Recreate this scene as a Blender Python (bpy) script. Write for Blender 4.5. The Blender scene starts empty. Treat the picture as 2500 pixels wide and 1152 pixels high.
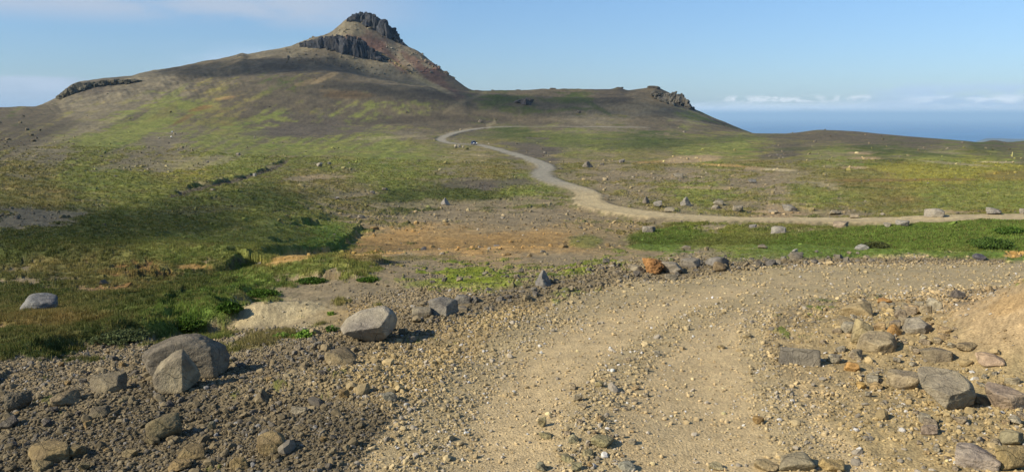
import bpy, math, random
import numpy as np
R = math.radians
sc = bpy.context.scene
C = bpy.data.collections.new('place'); sc.collection.children.link(C)

# ------------------------------------------------------------------ camera
W, H, F = 2500.0, 1152.0, 2000.0
PITCH = math.atan((576 - 283) / F)
GZ = 2.5                                   # height of the lens over the road
cam = bpy.data.objects.new('camera', bpy.data.cameras.new('camera'))
sc.collection.objects.link(cam)
cam.location = (0, 0, 0)
cam.rotation_euler = (math.pi / 2 - PITCH, 0, 0)
cam.data.sensor_width = 36; cam.data.lens = 36 * F / W
cam.data.clip_start = 0.1; cam.data.clip_end = 500000
sc.camera = cam

# ------------------------------------------------------------------ sun, sky, exposure
SUN_EL = R(31.5); SUN_DIR = np.array([-0.92, -0.39])          # horizontal direction towards the sun
SUN_DIR = SUN_DIR / np.linalg.norm(SUN_DIR)
sun = bpy.data.objects.new('sun', bpy.data.lights.new('sun', 'SUN'))
sc.collection.objects.link(sun)
sun.data.energy = 4.9; sun.data.angle = R(0.5); sun.data.color = (1.0, 0.90, 0.74)
from mathutils import Vector
sv = Vector((SUN_DIR[0] * math.cos(SUN_EL), SUN_DIR[1] * math.cos(SUN_EL), math.sin(SUN_EL)))
sun.rotation_euler = sv.to_track_quat('Z', 'Y').to_euler()
sun.location = (-30, -10, 40)
sc.view_settings.view_transform = 'Standard'; sc.view_settings.look = 'None'
sc.view_settings.gamma = 1.0; sc.view_settings.exposure = 0.5
sc.cycles.max_bounces = 4; sc.cycles.diffuse_bounces = 2
sc.cycles.volume_bounces = 0

world = bpy.data.worlds.new("World"); sc.world = world; world.use_nodes = True
nt = world.node_tree; nt.nodes.clear()
N = nt.nodes.new; LK = nt.links.new
wout = N('ShaderNodeOutputWorld'); bg = N('ShaderNodeBackground'); bg.inputs[1].default_value = 0.085
sky = N('ShaderNodeTexSky'); sky.sky_type = 'NISHITA'; sky.sun_disc = False
sky.sun_elevation = SUN_EL
sky.sun_rotation = math.atan2(SUN_DIR[0], SUN_DIR[1])
sky.altitude = 300; sky.air_density = 1.0; sky.dust_density = 0.4; sky.ozone_density = 3.0
tc = N('ShaderNodeTexCoord'); sep = N('ShaderNodeSeparateXYZ'); LK(tc.outputs['Generated'], sep.inputs[0])
def M(op, a, b=None, c=None, clamp=False):
    n = N('ShaderNodeMath'); n.operation = op; n.use_clamp = clamp
    for i, v in enumerate((a, b, c)):
        if v is None: continue
        if isinstance(v, (int, float)): n.inputs[i].default_value = v
        else: LK(v, n.inputs[i])
    return n.outputs[0]
az_n = M('ARCTAN2', sep.outputs[0], sep.outputs[1]); az_n = M('MULTIPLY', az_n, 57.2958)
el_n = M('MULTIPLY', M('ARCSINE', sep.outputs[2]), 57.2958)
comb = N('ShaderNodeCombineXYZ'); LK(az_n, comb.inputs[0]); LK(el_n, comb.inputs[1])
def sstep(x, a, b):
    n = N('ShaderNodeMapRange'); n.interpolation_type = 'SMOOTHSTEP'
    LK(x, n.inputs[0]); n.inputs[1].default_value = a; n.inputs[2].default_value = b
    return n.outputs[0]
def cloud(prev, az0, az1, saz, el0, e0s, el1, e1s, sx, sy, lo, hi, col, strength, seed, det=6, wob=0.4):
    vm = N('ShaderNodeMapping'); LK(comb.outputs[0], vm.inputs[0])
    vm.inputs['Scale'].default_value = (sx, sy, 1); vm.inputs['Location'].default_value = (seed, seed * 1.7, seed)
    nz = N('ShaderNodeTexNoise'); nz.inputs['Scale'].default_value = 1; nz.inputs['Detail'].default_value = det
    nz.inputs['Roughness'].default_value = 0.58
    LK(vm.outputs[0], nz.inputs['Vector'])
    el = M('ADD', el_n, M('MULTIPLY', M('SUBTRACT', nz.outputs[0], 0.5), wob))
    m = M('MULTIPLY', sstep(az_n, az0 - saz, az0 + saz), M('SUBTRACT', 1.0, sstep(az_n, az1 - saz, az1 + saz)))
    m = M('MULTIPLY', m, M('MULTIPLY', sstep(el, el0 - e0s, el0 + e0s), M('SUBTRACT', 1.0, sstep(el, el1 - e1s, el1 + e1s))))
    m = M('MULTIPLY', M('MULTIPLY', m, sstep(nz.outputs[0], lo, hi)), strength)
    mx = N('ShaderNodeMix'); mx.data_type = 'RGBA'; LK(m, mx.inputs[0]); LK(prev, mx.inputs[6]); mx.inputs[7].default_value = (*col, 1)
    return mx.outputs[2]
# a paler band of air low over the sea, then the clouds, all given by direction
tint = N('ShaderNodeMix'); tint.data_type = 'RGBA'; tint.blend_type = 'MULTIPLY'; tint.inputs[0].default_value = 1
LK(sky.outputs[0], tint.inputs[6]); tg = N('ShaderNodeMix'); tg.data_type = 'RGBA'; LK(sstep(el_n, -1, 16), tg.inputs[0]); tg.inputs[6].default_value = (.70, .83, 1.06, 1); tg.inputs[7].default_value = (.94, 1.10, 1.24, 1)
LK(tg.outputs[2], tint.inputs[7])
s = tint.outputs[2]
s = cloud(s, 10.5, 60, 3, -2, .1, 0.75, .26, .30, 1.5, .18, .48, (9.0, 9.8, 10.6), .85, 3.1, wob=.7)
s = cloud(s, 14.2, 24.5, .8, 0.90, .10, 1.30, .14, 1.3, 3.2, .46, .62, (9.0, 9.2, 9.4), .8, 9.7, wob=.35)
s = cloud(s, 23.5, 60, 3, 0.5, .4, 1.9, .30, .30, 1.0, .36, .56, (4.6, 6.0, 7.8), .8, 5.3, wob=.6)
s = cloud(s, 26.0, 60, 2.5, -0.6, .3, 1.2, .20, .4, 1.7, .42, .56, (8.4, 9.0, 9.6), .9, 15.9, wob=.5)
s = cloud(s, -80, -27.4, 1.2, -2, .1, 2.3, .14, .3, .9, .1, .3, (4.0, 4.9, 6.2), .85, 21.3, wob=.7)
s = cloud(s, -80, -27.8, 1.0, 1.5, .2, 2.35, .14, .3, 1.2, .35, .6, (5.0, 5.8, 6.9), .5, 23.3, wob=.7)
s = cloud(s, -80, -9, 6, 6.0, .8, 40, 4, .09, .28, .36, .60, (4.0, 4.8, 6.0), .95, 31.7)
s = cloud(s, -22, -12, 3, 2.6, .6, 4.4, .8, .16, .6, .35, .7, (4.6, 5.8, 7.4), .6, 37.7)
LK(s, bg.inputs[0]); LK(bg.outputs[0], wout.inputs[0])

# ------------------------------------------------------------------ helpers: maths
rng = np.random.default_rng(11)
cp, sp = math.cos(PITCH), math.sin(PITCH)
def ray(px, py):
    px = np.asarray(px, float); py = np.asarray(py, float)
    x = (px - 1250); u = (576 - py)
    dx, dy, dz = x, F * cp + u * sp, -F * sp + u * cp
    return np.arctan2(dx, dy), dz / np.hypot(dx, dy)
def project(x, y, z):
    f = y * cp - z * sp; u = y * sp + z * cp
    f = np.where(f > 0.05, f, 0.05)
    return 1250 + F * x / f, 576 - F * u / f, f
def sm(a, b, x):
    t = np.clip((x - a) / (b - a), 0, 1); return t * t * (3 - 2 * t)
def _h(ix, iy, seed):
    h = (ix.astype(np.uint32) * np.uint32(374761393) + iy.astype(np.uint32) * np.uint32(668265263) + np.uint32((seed * 2246822519) & 0xffffffff))
    h = (h ^ (h >> np.uint32(13))) * np.uint32(1274126177)
    return h ^ (h >> np.uint32(16))
def perlin(x, y, seed=0):
    xi = np.floor(x).astype(np.int64); yi = np.floor(y).astype(np.int64)
    fx = x - xi; fy = y - yi
    u = fx * fx * fx * (fx * (fx * 6 - 15) + 10); v = fy * fy * fy * (fy * (fy * 6 - 15) + 10)
    def g(ax, ay, dx, dy):
        a = (_h(ax, ay, seed) & np.uint32(1023)).astype(np.float64) * (2 * math.pi / 1024)
        return np.cos(a) * dx + np.sin(a) * dy
    n00 = g(xi, yi, fx, fy); n10 = g(xi + 1, yi, fx - 1, fy)
    n01 = g(xi, yi + 1, fx, fy - 1); n11 = g(xi + 1, yi + 1, fx - 1, fy - 1)
    return ((n00 * (1 - u) + n10 * u) * (1 - v) + (n01 * (1 - u) + n11 * u) * v) * 1.5
def fbm(x, y, octs, seed=0, gain=.5):
    a, s_, t = 1.0, 0.0, 0.0
    for i in range(octs):
        s_ = s_ + a * perlin(x * 2 ** i, y * 2 ** i, seed + i * 17); t += a; a *= gain
    return s_ / t
def perlin3(p, seed=0):
    pi = np.floor(p).astype(np.int64); f = p - pi
    w = f * f * (3 - 2 * f); out = 0
    for dx in (0, 1):
        for dy in (0, 1):
            for dz in (0, 1):
                h = _h(pi[:, 0] + dx, pi[:, 1] + dy + (pi[:, 2] + dz) * 7919, seed)
                val = (h & np.uint32(0xffff)).astype(float) / 32767.5 - 1
                out = out + val * (w[:, 0] if dx else 1 - w[:, 0]) * (w[:, 1] if dy else 1 - w[:, 1]) * (w[:, 2] if dz else 1 - w[:, 2])
    return out
def lin(c):
    c = np.asarray(c, float) / 255
    return np.where(c <= .04045, c / 12.92, ((c + .055) / 1.055) ** 2.4)

# ------------------------------------------------------------------ terrain profile lines
# every line: (pixel column, pixel row, distance) V, (column, row, height) Z, or (column, distance, height) Hh
def V(px, py, r): a, t = ray(px, py); return float(a), r, float(t) * r
def Z(px, py, z): a, t = ray(px, py); return float(a), z / float(t), z
def Hh(px, r, z): a, t = ray(px, 300); return float(a), r, z
LINES = [
 (30, [Hh(-100, 1.2, -2.5), Hh(2600, 1.2, -2.5)]),
 (30, [Z(-100, 1152, -2.72), Z(400, 1152, -2.62), Z(900, 1152, -2.54), Z(1500, 1152, -2.5), Z(2100, 1152, -2.46), Z(2600, 1152, -2.4)]),
 (25, [Z(-100, 925, -3.0), Z(0, 915, -3.0), Z(250, 885, -2.98), Z(460, 880, -2.93), Z(600, 850, -2.88), Z(850, 800, -2.84), Z(1050, 748, -2.85), Z(1330, 692, -2.93), Z(1600, 653, -3.05), Z(1900, 633, -3.2), Z(2200, 632, -3.3), Z(2600, 638, -3.3)]),
 (25, [Z(-100, 895, -3.45), Z(0, 885, -3.45), Z(250, 830, -3.6), Z(500, 793, -3.7), Z(700, 790, -3.55), Z(860, 757, -3.65), Z(1000, 714, -4.1), Z(1300, 684, -4.3), Z(1550, 642, -4.45), Z(1900, 614, -4.6), Z(2200, 623, -4.4), Z(2600, 635, -4.2)]),
 (25, [Z(-100, 655, -6.6), Z(0, 655, -6.6), Z(400, 655, -6.8), Z(600, 650, -6.8), Z(850, 618, -6.6), Z(1000, 612, -6.5), Z(1400, 606, -6.4), Z(1700, 606, -6.4), Z(2000, 612, -6.3), Z(2200, 621, -6.0), Z(2350, 628, -5.8), Z(2600, 633, -5.5)]),
 (30, [V(-100, 622, 42), V(400, 622, 42), V(600, 626, 43), Hh(850, 56, -10.4), Hh(1000, 60, -12.3), Hh(1400, 62, -13.2), Hh(2000, 58, -12.6), Hh(2600, 52, -11.6)]),
 (25, [V(-100, 600, 50), V(400, 602, 52), V(650, 614, 57), V(850, 625, 68), V(1000, 619, 78), V(1400, 611, 80), V(1700, 612, 78), V(2000, 618, 76), V(2600, 638, 70)]),
 (25, [V(-100, 575, 58), V(400, 577, 62), V(650, 590, 68), V(850, 576, 92), V(1000, 560, 100), V(1350, 550, 106), V(1550, 575, 98), V(1800, 572, 98), V(2000, 561, 102), V(2200, 547, 106), V(2350, 542, 107), V(2600, 545, 106)]),
 (25, [V(-100, 527, 72), V(0, 520, 75), V(400, 507, 95), V(650, 505, 105), V(850, 510, 125), V(1000, 505, 138), V(1440, 500, 142), V(1700, 515, 132), V(2000, 525, 128), V(2250, 525, 128), V(2600, 515, 134)]),
 (30, [V(-100, 450, 115), V(0, 445, 120), V(400, 440, 150), V(700, 435, 175), V(1000, 430, 200), V(1330, 425, 205), V(1700, 430, 205), V(2100, 430, 205), V(2600, 440, 195)]),
 (30, [V(-100, 390, 180), V(0, 385, 190), V(400, 375, 250), V(700, 370, 300), V(1000, 362, 350), V(1160, 354, 395), V(1500, 360, 350), V(1800, 375, 310), V(2100, 380, 300), V(2600, 400, 265)]),
 (25, [V(-100, 335, 330), V(0, 335, 340), V(250, 330, 400), V(500, 318, 450), V(800, 308, 500), V(1000, 305, 520), V(1200, 306, 540), V(1570, 309, 540), V(1800, 325, 530), V(2000, 340, 480), V(2250, 352, 450), V(2600, 372, 400)]),
 (9, [V(-100, 292, 520), V(0, 292, 520), V(140, 287, 560), V(300, 267, 580), V(500, 232, 640), V(600, 205, 680), V(700, 183, 720), V(800, 173, 740), V(900, 187, 730), V(1000, 206, 700), V(1150, 229, 680), V(1260, 233, 690), V(1350, 236, 690), V(1500, 240, 690), V(1600, 244, 700), V(1690, 277, 680), V(1750, 300, 660), V(1850, 330, 640), V(1920, 324, 620), V(2000, 317, 620), V(2100, 325, 620), V(2200, 332, 620), V(2300, 340, 620), V(2400, 346, 600), V(2425, 340, 640), V(2460, 348, 640), V(2520, 344, 650), V(2600, 350, 650)]),
 (5, [V(-100, 268, 700), V(0, 268, 700), V(140, 258, 700), V(300, 228, 700), V(500, 198, 760), V(600, 178, 780), V(700, 166, 800), V(800, 162, 810), V(900, 190, 800), V(1000, 210, 750), V(1140, 229, 715), V(1160, 222, 760), V(1200, 223, 770), V(1260, 222, 780), V(1350, 218, 780), V(1420, 221, 780), V(1490, 221, 780), V(1510, 214, 780), V(1535, 221, 780), V(1575, 218, 800), V(1597, 212, 800), V(1620, 222, 800), V(1650, 238, 790), V(1690, 266, 770), V(1750, 290, 740), V(1800, 310, 720), V(1850, 330, 700), Hh(2000, 800, -50), Hh(2600, 800, -50)]),
 (3, [V(-100, 265, 900), V(85, 265, 900), V(108, 257, 890), V(140, 238, 880), V(155, 222, 880), V(175, 208, 880), V(200, 200, 880), V(250, 195, 880), V(300, 193, 885), V(325, 190, 890), V(345, 182, 900), V(440, 162, 920), V(500, 153, 940), V(575, 141, 955), V(590, 135, 955), V(605, 138, 960), V(660, 123, 975), V(712, 114, 990), V(740, 103, 1000), V(765, 94, 1005), V(790, 89, 1010), V(812, 80, 1015), V(840, 55, 1025), V(862, 39, 1040), V(900, 44, 1040), V(940, 70, 1040), V(965, 92, 1035), V(985, 108, 1010), V(1005, 122, 985), V(1040, 144, 940), V(1080, 171, 890), V(1120, 200, 840), V(1148, 221, 805), V(1180, 245, 820), Hh(1260, 900, -2), Hh(1350, 950, -15), Hh(1600, 950, -20), Hh(1850, 950, -65), Hh(2600, 1000, -75)]),
 (30, [Hh(-100, 1500, -40), Hh(500, 1500, -20), Hh(900, 1600, 0), Hh(1200, 1500, -40), Hh(2600, 1500, -90)]),
 (30, [Hh(-100, 4200, -330), Hh(2600, 4200, -330)]),
]
# columns and rows of the polar grid
c_in = np.linspace(-R(35), R(35), 1250)
c_l = -R(35) - (np.linspace(0, 1, 70)[1:] ** 1.6) * R(145); c_r = -c_l
AZ = np.concatenate([c_l[::-1], c_in, c_r]); NC = len(AZ)
rows = [1.2]
while rows[-1] < 4200:
    r = rows[-1]
    rows.append(r + (0.008 * r if r < 4 else 0.0052 * r if r < 45 else .0072 * r if r < 300 else .0085 * r if r < 680 else .0045 * r if r < 860 else 2.2 if r < 1190 else .03 * r))
RR = np.array(rows); NR = len(RR)
def smooth_line(pts, sig):
    a = np.array([p[0] for p in pts]); r = np.array([p[1] for p in pts]); z = np.array([p[2] for p in pts])
    fine = np.linspace(-R(40), R(40), 2401)
    step = (fine[1] - fine[0]) * F
    k = int(max(1, 3 * sig / step)); kk = np.exp(-0.5 * (np.arange(-k, k + 1) * step / sig) ** 2); kk /= kk.sum()
    rf = np.interp(fine, a, r); zf = np.interp(fine, a, z)
    rf = np.convolve(np.pad(rf, k, 'edge'), kk, 'valid'); zf = np.convolve(np.pad(zf, k, 'edge'), kk, 'valid')
    fa = np.concatenate([[-math.pi], fine, [math.pi]])
    rm, zm = (rf[0] + rf[-1]) / 2, min(zf[0], zf[-1])
    return np.interp(AZ, fa, np.concatenate([[rm], rf, [rm]])), np.interp(AZ, fa, np.concatenate([[zm], zf, [zm]]))
KR, KZ = map(np.array, zip(*[smooth_line(p, s_) for s_, p in LINES]))
KR, KZ = KR.T.copy(), KZ.T.copy()                                     # [columns, knots]
for k in range(1, KR.shape[1]): KR[:, k] = np.maximum(KR[:, k], KR[:, k - 1] * 1.03)
def pchip(KR, KZ, rr):
    h = np.diff(KR, axis=1); d = np.diff(KZ, axis=1) / h
    m = np.zeros_like(KZ)
    w1 = 2 * h[:, 1:] + h[:, :-1]; w2 = h[:, 1:] + 2 * h[:, :-1]
    same = d[:, 1:] * d[:, :-1] > 0
    with np.errstate(all='ignore'):
        mm = (w1 + w2) / (w1 / d[:, :-1] + w2 / d[:, 1:])
    m[:, 1:-1] = np.where(same, mm, 0); m[:, 0] = d[:, 0]; m[:, -1] = d[:, -1]
    out = np.empty((KR.shape[0], len(rr)))
    for i in range(KR.shape[0]):
        j = np.clip(np.searchsorted(KR[i], rr) - 1, 0, KR.shape[1] - 2)
        t = (rr - KR[i, j]) / h[i, j]; t = np.clip(t, 0, 1)
        t2, t3 = t * t, t * t * t
        out[i] = (2 * t3 - 3 * t2 + 1) * KZ[i, j] + (t3 - 2 * t2 + t) * h[i, j] * m[i, j] + (-2 * t3 + 3 * t2) * KZ[i, j + 1] + (t3 - t2) * h[i, j] * m[i, j + 1]
    return out
ZG = pchip(KR, KZ, RR)                                                # [col,row]
XG = np.sin(AZ)[:, None] * RR[None]; YG = np.cos(AZ)[:, None] * RR[None]
RG = np.broadcast_to(RR[None], ZG.shape)
def ground_z(x, y, G=None):
    G = ZG if G is None else G
    a = np.arctan2(x, y); r = np.hypot(x, y)
    i = np.clip(np.searchsorted(AZ, a) - 1, 0, NC - 2); j = np.clip(np.searchsorted(RR, r) - 1, 0, NR - 2)
    u = np.clip((a - AZ[i]) / (AZ[i + 1] - AZ[i]), 0, 1); v = np.clip((r - RR[j]) / (RR[j + 1] - RR[j]), 0, 1)
    return (G[i, j] * (1 - u) + G[i + 1, j] * u) * (1 - v) + (G[i, j + 1] * (1 - u) + G[i + 1, j + 1] * u) * v
def hit(px, py, rmin=3.0):
    """first point of the ground seen through pixel (px,py) of the photograph"""
    a, t = ray(px, py); a = float(a); t = float(t)
    z = ground_z(np.sin(a) * RR, np.cos(a) * RR)
    ok = np.where((z - t * RR >= 0) & (RR > rmin))[0]
    if len(ok) == 0: k = int(np.argmin(np.where(RR > rmin, t * RR - z, 1e9))); r = RR[k]
    else:
        k = ok[0]; f1 = z[k] - t * RR[k]; f0 = z[k - 1] - t * RR[k - 1]
        r = RR[k - 1] + (RR[k] - RR[k - 1]) * (0 - f0) / max(f1 - f0, 1e-9) if k > 0 and f0 < 0 else RR[k]
    return math.sin(a) * r, math.cos(a) * r, float(ground_z(np.array([math.sin(a) * r]), np.array([math.cos(a) * r]))[0])
def seg_dist(X, Y, pts):
    """distance to a world polyline, signed side (+ = left of its direction) and nearest z"""
    best = np.full(X.shape, 1e9); side = np.zeros(X.shape); zz = np.zeros(X.shape)
    for (x0, y0, z0), (x1, y1, z1) in zip(pts[:-1], pts[1:]):
        dx, dy = x1 - x0, y1 - y0; L2 = dx * dx + dy * dy + 1e-9
        t = np.clip(((X - x0) * dx + (Y - y0) * dy) / L2, 0, 1)
        ex, ey = X - x0 - t * dx, Y - y0 - t * dy; d = np.hypot(ex, ey)
        m = d < best
        best = np.where(m, d, best); side = np.where(m, np.sign(dx * ey - dy * ex), side); zz = np.where(m, z0 + t * (z1 - z0), zz)
    return best, side, zz
def inpoly(px, py, poly):
    c = np.zeros(px.shape, bool); n = len(poly)
    for i in range(n):
        x0, y0 = poly[i]; x1, y1 = poly[(i + 1) % n]
        if y0 == y1: continue
        c ^= ((y0 > py) != (y1 > py)) & (px < (x1 - x0) * (py - y0) / (y1 - y0) + x0)
    return c
def dens(pts, n=6):
    out = []
    for a, b in zip(pts[:-1], pts[1:]):
        for k in range(n): out.append((a[0] + (b[0] - a[0]) * k / n, a[1] + (b[1] - a[1]) * k / n))
    return out + [pts[-1]]
PX0, PY0, _ = project(XG, YG, ZG)

# the far road: centre line as seen, laid on the smooth ground
ROADPX = [(3400, 528), (3000, 532), (2620, 535), (2500, 537), (2350, 539.5), (2200, 545), (2050, 549), (1900, 549), (1800, 546), (1700, 541), (1600, 533), (1530, 524), (1475, 512), (1445, 501), (1434, 489), (1440, 477), (1422, 466), (1390, 456), (1352, 445), (1326, 433), (1320, 423), (1335, 412), (1328, 402), (1300, 391), (1262, 380), (1215, 366), (1190, 359), (1165, 354), (1135, 354), (1105, 353), (1082, 348), (1075, 342), (1085, 335), (1105, 327.5), (1135, 319), (1170, 313), (1210, 310.5), (1300, 310), (1400, 310), (1500, 311), (1580, 312)]
road_pts = [hit(a, b, 90) for a, b in ROADPX]
rp = np.array(road_pts)
for _ in range(2): rp[1:-1, 2] = (rp[:-2, 2] + 2 * rp[1:-1, 2] + rp[2:, 2]) / 4
road_pts = [tuple(p) for p in rp]
reg = (RG > 85) & (RG < 640) & (np.abs(AZ)[:, None] < R(52))
idx = np.where(reg)
dR = np.full(ZG.shape, 1e9); zR = np.zeros(ZG.shape)
d_, s_, z_ = seg_dist(XG[idx], YG[idx], road_pts); dR[idx] = d_; zR[idx] = z_
RW = 2.35
RW = np.interp(RG, [105, 138, 155, 230], [2.7, 2.4, 1.8, 1.7])
wroad = 1 - sm(RW, RW + 2.2, dR)
ZG = np.where(reg, ZG * (1 - wroad) + (zR + .25 + .35 * sm(150, 125, RG)) * wroad, ZG)
road_far = dR < RW

# the near road, as an outline in the picture
ROADNEAR = [(700, 1300), (880, 1152), (1000, 1010), (1090, 925), (1170, 850), (1310, 768), (1500, 708), (1700, 678), (2000, 654), (2300, 648), (2700, 646), (5200, 640), (5200, 730), (2700, 700), (2500, 700), (2300, 707), (2110, 719), (1960, 742), (1870, 785), (1860, 850), (1900, 920), (1980, 1010), (2130, 1152), (2300, 1300)]
nw = fbm(XG * 1.3, YG * 1.3, 3, 5)
near_m = (RG < 24) & (np.abs(AZ)[:, None] < R(60))
inroad = np.zeros(ZG.shape, bool)
ii = np.where(near_m)
inroad[ii] = inpoly(PX0[ii] + nw[ii] * 26, PY0[ii] + nw[ii] * 9, ROADNEAR)
inroad |= (RG < 4.6) & (np.abs(XG) < 2.2)

# ------------------------------------------------------------------ relief details
def bump_px(px, py, rx, ry, h, p=2):
    """a mound of radii rx, ry metres standing where pixel (px,py) hits the ground"""
    global ZG
    x, y, z = hit(px, py)
    a = math.atan2(x, y); ca, sa = math.cos(a), math.sin(a)
    dx, dy = XG - x, YG - y
    u, v = dx * ca - dy * sa, dx * sa + dy * ca
    d = np.sqrt((u / rx) ** 2 + (v / ry) ** 2)
    ZG = ZG + h * np.exp(-d ** p)
# rubble mounds and hollows along the roadside
for a in [(700, 960, .9, .35, .10), (620, 1010, .8, .25, -.10), (200, 1000, 1.1, .4, .08), (80, 1080, .8, .3, -.06), (1010, 870, 1.2, .5, -.10),
          (1080, 790, .9, .35, .10), (900, 870, 1.2, .4, -.02), (450, 1010, .9, .3, -.07), (300, 1060, .7, .25, .07), (1230, 740, 1.2, .4, .14), (1400, 705, 1.6, .45, .14),
          (1700, 665, 2.4, .5, .12), (1900, 650, 1.6, .5, .08), (1450, 1060, .8, .35, .05), (1250, 1000, .7, 1.4, -.05), (1700, 1000, .55, 2.0, -.05),
          (700, 790, 1.9, .8, .30), (640, 765, 1.8, .8, .18),
          (2580, 850, .9, 1.3, .46), (2620, 770, 1.0, 1.2, .34), (2340, 850, .6, 1.2, -.08), (2180, 800, 1.0, 1.5, .10), (2330, 1060, .8, .8, .06)]:
    bump_px(*a)
# grassy mounds left of the pale bed
for a in [(440, 755, 1.5, 1.0, .30), (330, 790, 1.2, .7, .26), (180, 790, 1.6, .8, .2), (620, 690, 2.2, 1.2, .3), (300, 735, 2.0, 1.2, .2), (150, 835, 1.5, .5, -.3),
          (520, 715, 1.2, .9, .25), (450, 775, .8, .55, .16), (512, 792, .45, .3, -.25), (640, 765, .6, .4, .10), (770, 660, 2.0, 1.4, .25), (1000, 690, 2.5, 1.0, .12), (1250, 665, 2.6, 1.2, .12), (1750, 560, 9, 5, .4), (2330, 556, 11, 5, .2)]:
    bump_px(*a)
# cut banks: turf edges that stand over bare ground on their right-hand side
def bank(pxs, h, L, w, rmin=3, edge=.3, broken=0):
    global ZG
    pts = [hit(a, b, rmin) for a, b in pxs]
    x0, y0 = np.mean([p[0] for p in pts]), np.mean([p[1] for p in pts])
    rad = max(math.hypot(p[0] - x0, p[1] - y0) for p in pts) + 4 * L
    k = np.where((np.hypot(XG - x0, YG - y0) < rad))
    wob = fbm(XG[k] / (L * 1.1), YG[k] / (L * 1.1), 3, 77) * L * .55
    d, sgn, _ = seg_dist(XG[k], YG[k], pts)
    # fade out at the two ends
    e0 = np.hypot(XG[k] - pts[0][0], YG[k] - pts[0][1]); e1 = np.hypot(XG[k] - pts[-1][0], YG[k] - pts[-1][1])
    fade = sm(0, L, e0) * sm(0, L, e1)
    if broken: fade = fade * sm(-.15, .25, fbm(XG[k] / 9, YG[k] / 9, 2, 78)) * broken
    sd = d * sgn + wob
    ZG[k] += fade * h * (sm(-w, w, sd) * np.exp(-np.maximum(sd, 0) / L) - edge * sm(-w * 7, -w, sd) * (1 - sm(-w, w, sd)))
bank([(60, 905), (200, 862), (330, 840), (440, 812), (520, 800), (548, 785), (552, 750), (590, 722), (640, 705), (720, 690), (780, 690), (800, 670), (850, 668), (900, 655)], .27, 1.2, .28, edge=.12)
bank([(380, 800), (412, 765), (405, 738), (440, 735)], .16, .7, .10)
bank([(440, 668), (560, 655), (575, 632), (610, 640), (690, 622), (760, 612), (830, 600), (868, 570), (900, 560)], .55, 2.2, .35, rmin=20)
bank([(420, 478), (450, 470), (520, 452), (600, 432), (660, 412), (700, 392)], .6, 2.5, .5, rmin=80, broken=1)
bank([(1285, 335), (1310, 334), (1335, 336)], 1.0, 4, .8, rmin=300)
bank([(640, 598), (700, 590)], .5, 2, .2, rmin=30)
bank([(730, 548), (775, 540)], .7, 3, .25, rmin=50)
# lava ledge under the summit: a long step whose face looks right and towards us
A0, _t = ray(775, 108)
def wp(px, py, r): a, t = ray(px, py); return (math.sin(a) * r, math.cos(a) * r, float(t) * r)
ledge = [wp(742, 112, 955), wp(765, 112, 950), wp(783, 118, 945), wp(805, 125, 950), wp(835, 132, 960), wp(870, 138, 975), wp(905, 142, 995), wp(935, 146, 1030)]
k = np.where((RG > 780) & (RG < 1120) & (AZ[:, None] > R(-19)) & (AZ[:, None] < R(-6)))
cols = perlin(XG[k] / 3.2, YG[k] / 3.2, 3) * 1.6 + perlin(XG[k] / 9, YG[k] / 9, 4) * 4
d, sgn, _ = seg_dist(XG[k], YG[k], ledge)
e1 = np.hypot(XG[k] - ledge[-1][0], YG[k] - ledge[-1][1]); e0 = np.hypot(XG[k] - ledge[0][0], YG[k] - ledge[0][1])
sd = d * sgn + cols
LEDGE = np.zeros(ZG.shape)
LEDGE[k] = (1 - sm(0, 2.5, np.abs(sd - .5)))
LEDGE *= 0
# red hollow between the ledge and the summit is the slope itself

# fractal relief, every octave only where the grid can carry it
drow = np.gradient(RR)[None]
steep = sm(560, 760, RG) * (1 - sm(1160, 1500, XG * 0 + RG))
right_hill = sm(.03, .2, AZ)[:, None]
mount = steep * (1 - .55 * right_hill)
soft = inroad.astype(np.float32)
for ax_, w_ in ((0, 21), (1, 15), (0, 21), (1, 15)):
    cs = np.cumsum(np.pad(soft, [(w_ // 2 + 1, w_ // 2) if a_ == ax_ else (0, 0) for a_ in (0, 1)], 'edge'), axis=ax_)
    soft = (np.take(cs, range(w_, cs.shape[ax_]), ax_) - np.take(cs, range(0, cs.shape[ax_] - w_), ax_)) / w_
quiet = (1 - .7 * soft) * (1 - .96 * wroad)
for lam, amp in ((90, .9), (42, .55), (19, .32), (9, .17), (4.2, .10), (2.0, .055), (.9, .028), (.42, .015), (.2, .010), (.1, .006)):
    f = sm(.9, 2.6, lam / np.maximum(drow, RG * .0006))
    f = f * (sm(lam * .6, lam * 2.2, RG))
    f = f * (1 + mount * (2.4 if lam < 30 else 1.0))
    kk = np.where(f[:, :] > .001)
    n = perlin(XG[kk] / lam, YG[kk] / lam, int(lam * 10))
    if lam < 12: n = n * .6 + .4 * (1 - 2.2 * np.abs(perlin(XG[kk] / lam * 1.3 + 9, YG[kk] / lam * 1.3, int(lam * 10) + 1)))
    damp = 1.0 if lam < 30 else sm(60, 260, RG[kk])
    ZG[kk] += (amp * n * f[kk] * quiet[kk] * damp * 0.9)
# gullies running down the left hillside and the summit slopes
g = perlin((AZ[:, None] * 900 + YG * .02) / 11 + 0 * XG, RG / 120, 91) + .6 * perlin(AZ[:, None] * 900 / 4.3 + RG / 60, RG / 60, 92)
ZG += g * .55 * sm(560, 700, RG) * (1 - sm(800, 880, RG)) * (1 - sm(-.35, -.25, AZ))[:, None]
# wheel ruts of the near road
ac_ = np.clip(AZ, -R(52), R(52))[:, None]
PXg, PYg, DEP = project(np.sin(ac_) * RG, np.cos(ac_) * RG, ZG)
PXe, PYe, _ = project(np.sin(np.clip(ac_, -R(32), R(32))) * RG, np.cos(np.clip(ac_, -R(32), R(32))) * RG, ZG)
out_ = np.abs(AZ)[:, None] > R(33)

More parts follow.
